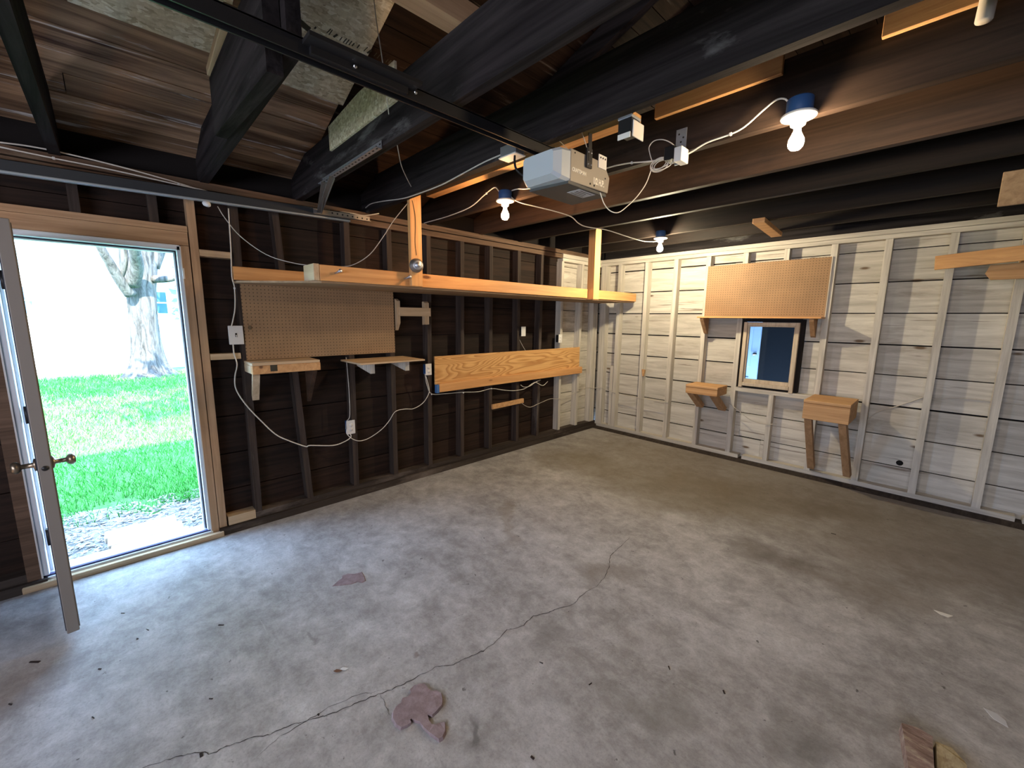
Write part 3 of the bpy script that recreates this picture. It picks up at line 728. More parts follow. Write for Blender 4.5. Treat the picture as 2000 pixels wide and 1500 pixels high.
plate('power_outlet', 'white outlet hanging low below the thin board shelf', 'outlet', (.02, -3.748, .655), .074, .125)
plate('power_outlet', 'white outlet on the stud just left of the plywood panel', 'outlet', (.02, -2.94, 1.107), .07, .115)
plate('power_outlet', 'blank white cover plate above the middle of the plywood panel', 'outlet', (.02, -1.6, 1.467), .075, .115, 'blank', boxcol='black_metal')
plate('power_outlet', 'white outlet half hidden beside the first whitewashed stud', 'outlet', (.02, -.905, 1.362), .07, .11, boxcol='black_metal')

# left pegboard
r = thing('pegboard', 'brown pegboard on the dark left wall beside the light switch', 'pegboard', (.0, -3.89, 1.293))
bm = bm_new(); box(bm, .004, .010, -4.49, -3.29, 1.295, 1.89); obj('perforated_panel', bm, M['peg_left'], r)
bm = bm_new(); box(bm, .010, .016, -4.46, -4.445, 1.52, 1.55); obj('hook', bm, M['brass'], r)

# overhead shelf along the left wall
SX = .60
r = thing('overhead_shelf', 'long overhead shelf of fresh orange lumber hung along the dark left wall', 'shelf', (.3, -2.1, 1.85))
bm = bm_new(); box(bm, SX-.04, SX, -4.135, -1.125, 1.862, 1.968, .003); obj('front_rail', bm, M['pine_y'], r)
bm = bm_new(); box(bm, SX-.04, SX, -.985, -.03, 1.862, 1.968, .003); obj('front_rail', bm, M['pine_y'], r)
bm = bm_new(); box(bm, .002, .04, -4.53, -.03, 1.872, 1.965, .003); obj('wall_rail', bm, M['pine_y'], r)
bm = bm_new(); prism(bm, [(.002, -4.53), (.12, -4.53), (SX-.02, -4.12), (SX-.02, -.03), (.002, -.03)], 2, 1.848, 1.861); obj('shelf_panel', bm, M['shelf_under'], r)
bm = bm_new(); box(bm, SX-.2, SX, -4.175, -4.137, 1.862, 1.972, .003); obj('end_board', bm, M['pale_x'], r, 'pale end board')
bm = bm_new(); box(bm, SX+.001, SX+.04, -3.462, -3.362, 1.864, 2.56, .003); obj('hanger_post', bm, M['pine_z'], r)
bm = bm_new(); box(bm, SX-.02, SX+.075, -1.112, -1.0, 1.85, 2.64, .003); obj('hanger_post', bm, M['pine_z'], r)
bm = bm_new(); tube(bm, [(SX+.041, -3.44, 2.5), (SX+.043, -3.42, 2.4), (SX+.043, -3.418, 2.3), (SX+.042, -3.425, 2.2), (SX+.042, -3.415, 2.1)], .002, 5); obj('drying_crack', bm, M['ink'], r)
# pegs pushed through the shelf rail
for y, lab in ((-4.03, 'short steel peg near the left end of the overhead shelf rail'), (-3.5, 'short steel peg in the overhead shelf rail just left of the hanging post')):
    bm = bm_new(); tube(bm, [(SX-.005, y, 1.918), (SX+.075, y+.004, 1.93)], .0075, 10, False); lathe(bm, [(0, 0), (.012, 0), (.012, .008), (0, .008)], (SX+.07, y+.004, 1.929), (1, 0, .15), 12)
    tag(recenter(obj('steel_peg', bm, M['galv'])), lab, 'peg')
# round metal fitting on the post
p = X(812, 519, SX+.04); fp = Vector((SX+.04, p[1]-.0, p[2]))
r = thing('metal_fitting', 'round grey metal fitting on the first hanging post of the overhead shelf', 'fitting', (SX+.04, fp.y, fp.z-.05))
bm = bm_new(); lathe(bm, [(0, 0), (.05, 0), (.054, .012), (.052, .03), (.044, .036), (.042, .05), (.036, .055), (0, .055)], fp, (1, -.25, 0), 28); hb = obj('housing', bm, M['dull_steel'], r)
bm = bm_new(); lathe(bm, [(.036, .054), (.036, .06), (.028, .062), (.018, .061), (.016, .07), (.008, .073), (0, .073)], fp, (1, -.25, 0), 28); obj('centre_button', bm, M['galv'], r)

# box shelf and thin shelf below the left pegboard
r = thing('wall_shelf', 'thick reclaimed wood wall shelf with one diagonal brace under the pegboard', 'shelf', (.13, -4.28, 1.2))
bm = bm_new(); box(bm, .002, .25, -4.508, -4.052, 1.272, 1.292, .003); obj('shelf_top', bm, M['pale_y'], r)
bm = bm_new(); box(bm, .205, .251, -4.508, -4.05, 1.212, 1.2715, .003); obj('front_apron', bm, M['box_x'], r)
bm = bm_new(); box(bm, .002, .204, -4.508, -4.47, 1.212, 1.2715, .003); obj('side_apron', bm, M['pale_x'], r)
bm = bm_new(); obox(bm, (.2, -4.478, 1.215), (.02, -4.458, 1.01), .044, .05); obj('brace', bm, M['pale_z'], r)
bm = bm_new(); prism(bm, [(.005, 1.20), (.2, 1.20), (.005, .93)], 1, -4.09, -4.06); obj('bracket', bm, M['joist_brown'], r, 'dark triangular bracket')
bm = bm_new(); 
pp = X(535, 719, .252); lathe(bm, [(0, 0), (.032, 0), (.03, .0008), (0, .0008)], pp, (1, 0, 0), 4); obj('stain', bm, M['ink'], r, 'dark diamond-shaped stain')
r = thing('wall_shelf', 'thin plywood wall shelf on two pale arms left of the outlet', 'shelf', (.2, -3.5, 1.15))
bm = bm_new(); box(bm, .002, .4, -3.80, -3.21, 1.243, 1.257, .002); obj('shelf_board', bm, M['pale_y'], r)
for y in (-3.66, -3.335):
    bm = bm_new(); prism(bm, [(.002, 1.242), (.27, 1.242), (.27, 1.15), (.002, 1.195)], 1, y, y+.04); obj('support_arm', bm, M['white_stud'], r)

# rack, plywood panel and cleat
r = thing('tool_rack', 'small pale wooden rack bar right of the left pegboard', 'rack', (.02, -3.08, 1.55))
bm = bm_new(); box(bm, .046, .062, -3.262, -2.925, 1.632, 1.712, .002); obj('rack_bar', bm, M['pale_y'], r)
bm = bm_new(); prism(bm, [(.0, 1.50), (.045, 1.57), (.045, 1.77), (.0, 1.79)], 1, -3.275, -3.245); obj('rack_arm', bm, M['pale_z'], r)
bm = bm_new(); prism(bm, [(.0, 1.55), (.045, 1.555), (.045, 1.76), (.02, 1.775), (.0, 1.77)], 1, -2.985, -2.935); obj('rack_arm', bm, M['pale_z'], r)
r = thing('plywood_panel', 'long orange plywood panel with wavy grain low on the left wall', 'panel', (.02, -1.65, .86))
bm = bm_new(); box(bm, .002, .018, -2.862, -.465, .945, 1.232, .001); obj('panel_sheet', bm, M['plywood'], r)
bm = bm_new(); box(bm, .019, .055, -2.835, -.44, .865, .955, .003); obj('bottom_rail', bm, M['pine_y'], r)
bm = bm_new(); box(bm, .018, .056, -2.868, -2.836, .86, .945, .002); obj('tape', bm, M['tape_blue'], r, 'blue tape on the end')
bm = bm_new(); obox(bm, (.012, -2.09, .6), (.012, -1.575, .61), .025, .055, bev=.002)
tag(recenter(obj('wall_cleat', bm, M['box_x'])), 'short brown wood cleat nailed across two studs under the plywood panel', 'cleat')

# ================================================================== FIXED THINGS OF THE BACK WALL
r = thing('pegboard', 'tan pegboard with a wooden ledge above the small window', 'pegboard', (2.1, -.05, 1.5))
bm = bm_new(); box(bm, 1.512, 2.693, -.010, -.004, 1.668, 2.253); obj('perforated_panel', bm, M['peg_back'], r)
bm = bm_new(); box(bm, 2.694, 2.703, -.013, -.002, 1.668, 2.253); obj('edge_strip', bm, M['white_stud'], r)
bm = bm_new(); box(bm, 1.50, 2.70, -.19, -.002, 1.650, 1.667, .002); obj('ledge', bm, M['pine_x'], r)
for x in (1.53, 2.60):
    bm = bm_new(); prism(bm, [(-.003, 1.649), (-.17, 1.649), (-.165, 1.625), (-.035, 1.475), (-.003, 1.46)], 0, x, x+.04); obj('bracket', bm, M['box_z'], r)

def box_shelf(label, xa, xb, yf, zt, h, legs, leg_w):
    r = thing('box_shelf', label, 'shelf', ((xa+xb)/2, yf/2, zt-h))
    s = .42*.0
    bm = bm_new(); box(bm, xa, xb, yf, -.003, zt-.03, zt, .004); obj('shelf_top', bm, M['box_x'], r)
    bm = bm_new(); box(bm, xa+.002, xb-.002, yf+.003, yf+.04, zt-h, zt-.031, .003); obj('front_apron', bm, M['box_x'], r)
    for x in (xa+.002, xb-.04):
        bm = bm_new(); box(bm, x, x+.038, yf+.041, -.003, zt-h, zt-.031, .003); obj('side_apron', bm, M['box_x'], r)
    for a, b in legs:
        bm = bm_new(); obox(bm, a, b, leg_w, .05, bev=.002); obj('brace_leg', bm, M['box_z'], r)
    return r
box_shelf('small two-layer wooden box shelf on short braces left of the window', 1.478, 1.845, -.30, .868, .105, (((1.53, -.25, .77), (1.56, -.02, .58)), ((1.79, -.25, .77), (1.82, -.02, .58))), .085)
box_shelf('deeper wooden box shelf on long angled legs right below the window', 2.69, 3.048, -.45, .882, .185, (((2.735, -.40, .70), (2.745, -.02, .11)), ((3.0, -.40, .70), (3.045, -.03, .11))), .06)

# plank shelf and hanging board at the right edge
r = thing('plank_shelf', 'orange plank shelf on the whitewashed wall at the far right edge', 'shelf', (4.0, -.3, 1.92))
bm = bm_new(); obox(bm, Y(1826, 514, -.36), Y(2060, 487, -.42), .022, .108, bev=.002); obj('front_plank', bm, M['pine_x'], r)
bm = bm_new(); a = Y(1930, 536, -.2); prism(bm, [(a[0], a[2]+.06), (a[0]+.9, a[2]+.09), (a[0]+.9, a[2]-.045), (a[0]+.015, a[2]-.05), (a[0]-.02, a[2]-.0)], 1, -.32, -.28); obj('support_bracket', bm, M['box_x'], r)
bm = bm_new(); box(bm, a[0]+.15, a[0]+.9, -.34, -.003, a[2]+.075, a[2]+.09); obj('shelf_board', bm, M['pine_x'], r)
p = Y(1953, 372, -1.6)
bm = bm_new(); vs = box(bm, p[0], p[0]+.9, -1.615, -1.597, Y(1953, 404, -1.6)[2], Y(1955, 338, -1.6)[2], .003)
tag(recenter(obj('hanging_board', bm, M['shelf_under'])), 'brown panel hanging from the dark joists at the right edge', 'board')
bm = bm_new(); box(bm, 0, .018, 0, .018, 0, .018); bm.free()

# ================================================================== CEILING THINGS
def lamp(label, x, yj, ang, bulb, zb=2.50):
    """box on the front face of the joist whose face is at yj"""
    y = yj-.05
    r = thing('ceiling_lamp', label, 'lamp', (x, y, zb-.16))
    bm = bm_new(); lathe(bm, [(0, .065), (.046, .065), (.05, .06), (.05, .005), (.046, 0), (0, 0)], (x, y, zb-.005), (0, 0, 1), 20); obj('junction_box', bm, M['blue_plastic'], r)
    bm = bm_new(); lathe(bm, [(0, .012), (.064, .012), (.068, .008), (.066, .0), (.045, -.006), (.03, -.012), (.028, -.03), (.022, -.034), (0, -.034)], (x, y, zb-.016), (0, 0, 1), 28); ps = obj('lampholder', bm, M['porcelain'], r)
    bm = bm_new(); lathe(bm, [(.0125, .0), (.0135, -.02), (.02, -.034), (.028, -.052), (.030, -.066), (.027, -.081), (.018, -.092), (0, -.097)], (x, y, zb-.05), (0, 0, 1), 20); obj('bulb', bm, M[bulb], r)
    return Vector((x, y, zb))
L1 = lamp('lit bare bulb on the near brown joist, rightmost of the three', 3.02, -2.912, 0, 'bulb_a')
L2 = lamp('lit bare bulb hanging just left of the garage door opener', 1.165, -2.912, 0, 'bulb_b')
L3 = lamp('lit bare bulb close to the whitewashed corner', 1.39, -.927, 0, 'bulb_c', 2.47)

# garage door opener and its rail
OX0, OX1, OY0, OY1, OZ0, OZ1 = 1.975, 2.222, -3.505, -3.185, 2.283, 2.432
r = thing('garage_door_opener', 'taupe garage door opener hanging from the sooty joist on a black strap', 'opener', ((OX0+OX1)/2, -3.4, OZ0))
bm = bm_new(); prism(bm, [(OY0, OZ0), (OY1, OZ0+.008), (OY1+.012, OZ0+.085), (OY1-.035, OZ1-.012), (OY1-.09, OZ1), (OY0, OZ1)], 0, OX0, OX1)
bmesh.ops.bevel(bm, geom=bm.edges[:], offset=.004, segments=2, affect='EDGES', profile=.5); body = obj('housing', bm, M['opener_grey'], r)
bm = bm_new(); prism(bm, [(OX0+.012, OY0-.04), (OX1-.004, OY0-.01), (OX1-.004, OY1-.01), (OX0+.012, OY1-.01)], 2, OZ0-.012, OZ0+.001); obj('bottom_pan', bm, M['opener_dark'], r)
bm = bm_new()
def ring(y, x0, x1, z0, z1, c): return [bm.verts.new(p) for p in ((x0+c, y, z0), (x1-c, y, z0), (x1, y, z0+c), (x1, y, z1-c), (x1-c, y, z1), (x0+c, y, z1), (x0, y, z1-c), (x0, y, z0+c))]
ra = ring(OY0-.001, OX0+.002, OX1-.002, OZ0+.0, OZ1-.002, .012); rb = ring(OY0-.06, OX0+.004, OX1-.006, OZ0+.003, OZ1-.006, .014); rc = ring(OY0-.098, OX0+.022, OX1-.028, OZ0+.022, OZ1-.02, .012)
for a, b in ((ra, rb), (rb, rc)):
    for k in range(8): bm.faces.new((a[k], a[(k+1) % 8], b[(k+1) % 8], b[k]))
bm.faces.new(ra); bm.faces.new(rc[::-1]); bmesh.ops.recalc_face_normals(bm, faces=bm.faces[:]); obj('light_lens', bm, M['lens'], r, 'frosted light lens')
bm = bm_new(); box(bm, OX1+.001, OX1+.006, OY1-.1, OY1-.03, OZ1-.035, OZ1+.03, .001); tb_bm = bm; bm = bm_new(); 
for k in range(3): lathe(bm, [(0, 0), (.005, 0), (.005, .001), (0, .001)], (OX1+.0062, OY1-.085+k*.02, OZ1+.015), (1, 0, 0), 8)
multi('mounting_tab', [(tb_bm, M['white_plastic']), (bm, M['hole'])], r)
bm = bm_new(); obox(bm, (OX1+.012, OY0+.135, OZ1-.03), (OX1+.012, OY0+.13, 2.53), .026, .004, up=(1, 0, 0)); box(bm, OX1+.004, OX1+.012, OY0+.112, OY0+.155, OZ1-.06, OZ1+.03); hs = obj('hanger_strap', bm, M['black_metal'], r)
bm = bm_new()
for dz in (-.045, .01): 
    for dy in (.122, .146): bm = bm_new(); lathe(bm, [(0, 0), (.004, 0), (.003, .003), (0, .003)], (OX1+.012, OY0+dy, OZ1+dz), (1, 0, 0), 8); obj('bolt', bm, M['galv'], hs)
def text(s, size, origin, xdir, up, m, parent, name, ext=.0006, sx=1., bold=.02):
    cu = bpy.data.curves.new('t', 'FONT'); cu.body = s; cu.size = size; cu.extrude = ext; cu.offset = size*bold
    to = bpy.data.objects.new('t', cu); COL.objects.link(to)
    bpy.context.view_layer.update()
    me = bpy.data.meshes.new_from_object(to.evaluated_get(bpy.context.evaluated_depsgraph_get()))
    bpy.data.objects.remove(to); bpy.data.curves.remove(cu)
    xd = Vector(xdir).normalized(); u = Vector(up).normalized(); n = xd.cross(u)
    Mx = Matrix((xd*sx, u, n)).transposed().to_4x4(); Mx.translation = Vector(origin)-OFF.get(parent.name, Vector((0, 0, 0)))
    me.transform(Mx); me.name = name
    o = bpy.data.objects.new(name, me); COL.objects.link(o); me.materials.append(m); o.parent = parent; OFF[o.name] = OFF.get(parent.name, Vector((0, 0, 0)))
    return o
text('CRAFTSMAN', .025, (OX1+.0005, OY0+.012, OZ0+.05), (0, 1, 0), (0, 0, 1), M['text_white'], body, 'lettering', sx=.78, bold=.035)
text('1/2 H.P.', .042, (OX1+.0005, OY0+.185, OZ0+.03), (0, 1, 0), (0, 0, 1), M['text_white'], body, 'lettering', sx=.72, bold=.035)
for k in range(2): bm = bm_new(); lathe(bm, [(0, 0), (.005, 0), (.005, .001), (0, .001)], (OX1+.0005, OY0+.16+k*.035, OZ0+.022-.002*k), (1, 0, 0), 10); obj('screw', bm, M['hole'], body)
for q in ((.03, .135), (.29, .075)): bm = bm_new(); lathe(bm, [(0, 0), (.004, 0), (.004, .001), (0, .001)], (OX1+.0005, OY0+q[0], OZ0+q[1]), (1, 0, 0), 8); obj('screw', bm, M['hole'], body)
bm = bm_new(); box(bm, OX1-.10, OX1-.02, OY0+.10, OY0+.235, OZ0-.0135, OZ0-.012); lb_bm = bm; bm = bm_new()
for k in range(4): box(bm, OX1-.09+k*.018, OX1-.085+k*.018, OY0+.115+.01*(k % 2), OY0+.22-.012*(k % 3), OZ0-.0139, OZ0-.0135)
multi('spec_label', [(lb_bm, M['label_grey']), (bm, M['ink'])], r)
bm = bm_new()
box(bm, 2.028, 2.072, OY0+.05, OY0+.052, 2.45, 2.49)
box(bm, 2.028, 2.034, RY+.02, -3.40, 2.435, 2.482); box(bm, 2.066, 2.072, RY+.02, -3.40, 2.435, 2.482); box(bm, 2.028, 2.072, RY+.02, -3.40, 2.478, 2.484); rail = obj('drive_rail', bm, M['black_metal'], r, 'long black drive rail')
bm = bm_new(); box(bm, 2.075, 2.14, -4.66, -4.27, 2.462, 2.475); box(bm, 2.072, 2.09, -4.64, -4.3, 2.44, 2.49); tr = obj('rail_splice', bm, M['black_metal'], r)
for y in (-4.5, -4.27): bm = bm_new(); lathe(bm, [(0, 0), (.008, 0), (.006, .006), (0, .007)], (2.09, y, 2.455), (1, 0, -.4), 10); obj('bolt', bm, M['chrome'], tr)

# garage door track with its hanger
TX = .15
r = thing('door_track', 'long grey steel garage door track below the left eaves', 'track', (TX, -5.4, 2.32))
def tz(y): return 2.335+.048*(y+5.5)/1.95
bm = bm_new()
for (dx0, dx1, dz0, dz1) in ((0, .003, 0, .062), (-.028, .003, .059, .062), (-.03, -.027, .0, .02)):
    vs = box(bm, TX+dx0, TX+dx1, RY+.1, -3.72, dz0, dz1)
    for v in vs: v.co.z += tz(v.co.y)
obj('rail', bm, M['track'], r)
bm = bm_new(); vs = box(bm, TX-.028, TX+.008, RY+.1, -3.72, -.006, .006, .002)
for v in vs: v.co.z += tz(v.co.y)
obj('lower_lip', bm, M['track_lip'], r, 'bright lower lip')
bm = bm_new()
vs = box(bm, TX+.004, TX+.007, -4.0, -3.555, .018, .055); vs += box(bm, TX+.004, TX+.03, -4.0, -3.555, .015, .018)
for v in vs: v.co.z += tz(v.co.y)
en_bm = bm; bm = bm_new()
for k in range(8): lathe(bm, [(0, 0), (.006, 0), (.006, .001), (0, .001)], (TX+.0072, -3.86+k*.04, tz(-3.7)+.037), (1, 0, 0), 8)
multi('end_angle', [(en_bm, M['dull_steel']), (bm, M['hole'])], r)
bm = bm_new(); lathe(bm, [(0, 0), (.012, 0), (.022, -.012), (.024, -.024), (.016, -.034), (0, -.036)], (TX-.005, -4.655, tz(-4.655)+.0), (0, .3, 1), 16); obj('roller', bm, M['white_plastic'], r, 'white nylon roller')
r = thing('track_hanger', 'galvanised punched angle bolted to the joist with two struts to the track', 'hanger', (1.0, -4.1, 2.45))
ya = -4.075
bm = bm_new(); box(bm, .59, 1.43, ya-.003, ya, 2.486, 2.526); box(bm, .59, 1.43, ya-.034, ya-.003, 2.485, 2.488); ag_bm = bm; bm = bm_new()
for k in range(19): 
    box(bm, .612+k*.044, .63+k*.044, ya-.0036, ya-.003, 2.508, 2.514); box(bm, .612+k*.044, .63+k*.044, ya-.024, ya-.016, 2.4846, 2.485)
multi('punched_angle', [(ag_bm, M['galv']), (bm, M['hole'])], r)
S = Vector(X(657, 408, TX+.02)); S = Vector((TX+.012, -3.96, tz(-3.96)+.05))
for a in ((.66, ya-.02, 2.487), (.80, ya-.02, 2.487)):
    bm = bm_new(); obox(bm, a, S+Vector((0, 0, -.02)), .004, .032, up=(0, 1, 0)); obox(bm, Vector(a)+Vector((0, .014, 0)), S+Vector((0, .014, -.02)), .028, .003, up=(0, 1, 0)); sb_bm = bm; bm = bm_new(); A = Vector(a); dd = (S-A)
    for k in range(1, 12):
        c = A+dd*(k/12.); lathe(bm, [(0, 0), (.0045, 0), (.0045, .001), (0, .001)], c+Vector((.003, -.004, 0)), (.6, -.6, -.5), 8)
    multi('strut', [(sb_bm, M['dull_steel']), (bm, M['hole'])], r)

# electrical boxes
p = Y(1222, 242, -3.50)
r = thing('electrical_box', 'open metal electrical box with a cream cover under the sooty joist', 'box', (p[0], p[1]+.02, p[2]-.05))
bm = bm_new(); c = Vector((p[0], -3.46, p[2]-.01))
box(bm, c.x-.035, c.x+.03, c.y-.045, c.y+.03, c.z-.03, c.z+.03, .003); obj('metal_box', bm, M['black_metal'], r)
bm = bm_new(); box(bm, c.x-.037, c.x+.031, c.y-.046, c.y+.031, c.z+.0305, c.z+.042, .002); obj('box_rim', bm, M['galv'], r)
bm = bm_new(); box(bm, c.x+.031, c.x+.036, c.y-.035, c.y+.05, c.z-.045, c.z+.02, .001); box(bm, c.x-.03, c.x+.031, c.y-.052, c.y-.047, c.z-.052, c.z-.03, .001); obj('cover_plate', bm, M['porcelain'], r)
p = Z(1000, 297, 2.5); c = Vector((1.86, -3.545, 2.475))
r = thing('power_outlet', 'ceiling outlet under the sooty joist behind the opener rail', 'outlet', c)
bm = bm_new(); box(bm, c.x-.06, c.x+.06, c.y-.04, c.y+.026, c.z-.002, c.z+.05, .003); obj('outlet_box', bm, M['galv'], r)
bm = bm_new(); box(bm, c.x-.066, c.x+.066, c.y-.046, c.y+.03, c.z-.01, c.z-.003, .002); obj('cover_plate', bm, M['white_plastic'], r)
c2 = Vector(Y(1312, 302, -2.97))
r = thing('receptacle_box', 'small receptacle with a steel strap and coiled cord on the brown joist', 'outlet', (c2.x, c2.y, c2.z-.06))
q = Y(1327, 284, -2.93)
bm = bm_new(); box(bm, q[0]-.028, q[0]+.028, -2.916, -2.912, q[2]-.09, q[2]+.085); st_bm = bm; bm = bm_new(); 
for dx, dz in ((-.012, .06), (.012, .04), (0, .02)): lathe(bm, [(0, 0), (.005, 0), (.005, .001), (0, .001)], (q[0]+dx, -2.9162, q[2]+dz), (0, -1, 0), 8)
multi('steel_strap', [(st_bm, M['galv']), (bm, M['hole'])], r)
bm = bm_new(); box(bm, c2.x-.03, c2.x+.025, -3.0, -2.918, c2.z-.03, c2.z+.035, .004); obj('plug', bm, M['black_rubber'], r)
bm = bm_new(); box(bm, c2.x+.026, c2.x+.068, -3.0, -2.918, c2.z-.05, c2.z+.02, .003); obj('receptacle', bm, M['porcelain'], r)

# odd pieces of wood and pipe
bm = bm_new(); A, B_ = Vector(Z(1478, 434, 2.47)), Vector(Z(1518, 460, 2.47)); obox(bm, (2.325, -1.06, 2.478), (2.262, -.27, 2.478), .095, .042, bev=.003)
tag(recenter(obj('wood_block', bm, M['box_x'])), 'short tan board nailed under the last two dark joists', 'wood block')
bm = bm_new(); a = Y(428, 150, -4.69); obox(bm, Y(424, 146, -4.69), Y(462, 22, -4.69), .04, .085, up=(0, 1, 0), bev=.003)
tag(recenter(obj('wood_block', bm, M['pale_x'])), 'pale offcut nailed to the sooty joist near the strand board', 'wood block')
p = Y(1257, 727, -.005)
bm = bm_new(); prism(bm, [(p[0]-.02, p[2]+.04), (p[0]+.025, p[2]+.035), (p[0]+.01, p[2]-.055), (p[0]-.005, p[2]-.05)], 1, -.025, .0); tag(recenter(obj('wood_wedge', bm, M['box_x'])), 'small brown wedge nailed to a whitewashed stud left of the window', 'wedge')
p = Y(1923, 30, -2.98)
bm = bm_new(); lathe(bm, [(0, 0), (.02, .0), (.022, .004), (.022, .36), (0, .36)], (p[0], p[1], Y(1923, 42, -2.98)[2]), (.05, 0, 1), 18); tag(recenter(obj('pipe_stub', bm, M['cable_painted'])), 'white pipe stub hanging down at the top right', 'pipe')

# ================================================================== CABLES
def cable(label, paths, r=.0035, m='cable_white', clips=(), name='cable', cat='cable'):
    bm = bm_new()
    for P in paths: tube(bm, P, r, 7)
    if clips:
        t = thing(name, label, cat, tuple(paths[0][0]))
        obj('cord', bm, M[m], t)
        for c in clips:
            bm = bm_new(); c = Vector(c); box(bm, c.x-.006, c.x+.006, c.y-.006, c.y+.006, c.z-.007, c.z+.007, .002); obj('staple', bm, M['white_plastic'], t)
        return t
    o = obj(name, bm, M[m]); return tag(o, label, cat)
def PX(pts, x): return [X(u, v, x) for u, v in pts]
def PY(pts, y): return [Y(u, v, y) for u, v in pts]
cable('pair of white cables running above the garage door track', [PX([(0, 278), (60, 286), (130, 300), (240, 327), (330, 352), (420, 378), (520, 393), (600, 404), (645, 411)], .03), PX([(0, 287), (105, 309), (220, 332), (345, 360), (400, 372), (420, 380)], .035), PX([(664, 413), (690, 417), (712, 421), (740, 417)], .03)], .0042, 'cable_white', [X(105, 309, .035), X(349, 360, .035)])
a = X(425, 403, .16); b = X(797, 396, SX+.02)
cable('thin cord drooping from the track past the shelf to the hanging post', [span([(425, 403), (440, 427), (470, 462), (520, 497), (570, 513), (620, 520), (660, 521), (690, 517), (722, 497), (748, 463), (768, 432), (797, 396)], a, b)], .0028, 'cable_grey')
cable('white cable dropping from the track to the light switch', [PX([(446, 407), (448, 440), (451, 490), (453, 540), (458, 562), (459, 600), (455, 625), (452, 637)], .03)], .0042, 'cable_white', [X(458, 563, .03)])
cable('white cable sagging from the light switch down to the low outlet', [PX([(455, 672), (457, 690), (463, 712), (459, 735), (461, 760), (480, 790), (508, 820), (538, 848), (565, 861), (597, 872)], .02)+PX([(606, 870), (650, 870), (672, 863), (685, 854), (684, 846)], .025)], .0046, 'cable_white')
cable('thin white cable hanging straight down behind the thin shelf to the low outlet', [PX([(676, 698), (679, 730), (682, 770), (683, 812), (677, 823), (676, 838)], .012)], .0036, 'cable_grey')
cable('white cable swinging from the low outlet up to the outlet beside the plywood', [PX([(677, 838), (678, 848), (690, 858), (704, 861), (722, 855), (745, 839), (760, 822), (772, 804), (790, 799), (808, 798), (826, 787), (837, 770), (838, 758), (832, 735)], .02)], .0036, 'cable_white')
cable('white cable stapled across the dark studs below the plywood panel', [PX([(830, 730), (834, 752), (843, 769), (868, 769), (905, 766), (935, 765), (960, 759), (985, 762), (1005, 763), (1025, 759), (1040, 749), (1047, 747), (1060, 753), (1070, 745)], .012), PX([(1017, 752), (1024, 756), (1035, 754), (1045, 747), (1056, 742)], .02)], .0036, 'cable_white', [X(843, 770, .012), X(905, 767, .012), X(960, 759, .012)])
cable('pale cable running from the wood cleat round the whitewashed corner', [PX([(1019, 787), (1027, 793), (1037, 795), (1055, 787), (1075, 779), (1089, 779)], .012)+PX([(1105, 775), (1127, 765), (1145, 758), (1158, 758)], .012)+PY([(1176, 757), (1190, 763), (1206, 768), (1243, 776), (1296, 785), (1306, 786)], -.008)], .0034, 'cable_painted')
cable('pale cable sagging between the two box shelves on the whitewashed wall', [PY([(1424, 788), (1440, 800), (1462, 818), (1480, 826), (1496, 829), (1516, 828)], -.01)], .0034, 'cable_painted')
cable('tan cable on the whitewashed boards right of the deep box shelf', [PY([(1690, 826), (1703, 812), (1722, 802), (1760, 791), (1800, 777), (1808, 775)], .085)+PY([(1822, 779), (1880, 778), (1930, 783), (1962, 787), (2020, 794)], .08)], .0045, 'cable_painted')
cable('white cable running along the brown joist to the lamp left of the opener', [PY([(828, 436), (838, 433), (870, 424), (905, 411), (925, 400), (945, 382), (958, 371), (968, 366), (976, 376)], -2.925)], .0042, 'cable_white', [Y(950, 378, -2.925)])
cable('white cable from the opener lamp along the brown joist to the near lamp', [PY([(988, 382), (996, 374), (1012, 369), (1035, 368), (1100, 352), (1190, 327), (1210, 322), (1234, 318), (1270, 315), (1320, 307), (1345, 300), (1380, 279), (1427, 262), (1455, 247), (1490, 216), (1515, 196), (1532, 193), (1541, 201)], -2.926)], .0042, 'cable_white', [Y(1234, 318, -2.926), Y(1427, 262, -2.926)])
cable('white cable strung under the dark joists to the lamp near the corner', [span([(992, 380), (1012, 394), (1045, 403), (1085, 413), (1115, 423), (1130, 436), (1146, 443), (1184, 449), (1222, 461), (1252, 470), (1270, 472), (1286, 471)], L2+Vector((.05, 0, .03)), L3+Vector((-.04, 0, .05)))], .0042, 'cable_white', [])
cable('pale cable along the lower edge of the sooty joist to the ceiling outlet', [PY([(714, 406), (725, 398), (748, 393), (785, 388), (812, 380), (860, 362), (900, 341), (945, 317), (984, 300)], -3.522)], .004, 'cable_grey')
a = Vector(deck_pt(728, -20))+Vector((0, 0, -.05)); b = X(810, 381, SX+.03)
cable('thin pale cord hanging from the roof boards to the hanging post', [span([(728, -20), (735, 40), (742, 85), (745, 105), (750, 140)], a, Y(750, 140, -4.2))], .0026, 'cable_grey')
cable('thin pale cord dropping past the punched angle to the post top', [span([(755, 190), (762, 235), (774, 275), (783, 320), (793, 345), (806, 370), (810, 381)], Y(755, 190, -4.14), b)], .0026, 'cable_white')
cable('thin cord hanging in a loop from the opener to the receptacle on the brown joist', [span([(1172, 376), (1180, 398), (1192, 412), (1208, 415), (1226, 402), (1245, 383), (1261, 360), (1269, 340), (1276, 318)], (2.2, -3.3, 2.3), Y(1276, 318, -2.95))], .0026, 'cable_white')
bm = bm_new(); cc = Vector(Y(1290, 322, -2.95))
for k in range(5):
    rr = .036+.008*math.sin(k*2.1); o = Vector((.006*k-.01, -.004*k, .004*math.sin(k*3)))
    tube(bm, [cc+o+Vector((math.cos(t)*rr*1.35, -.012*math.sin(t+k), math.sin(t)*rr*.75)) for t in [q*math.pi/8 for q in range(17)]], .0024, 6)
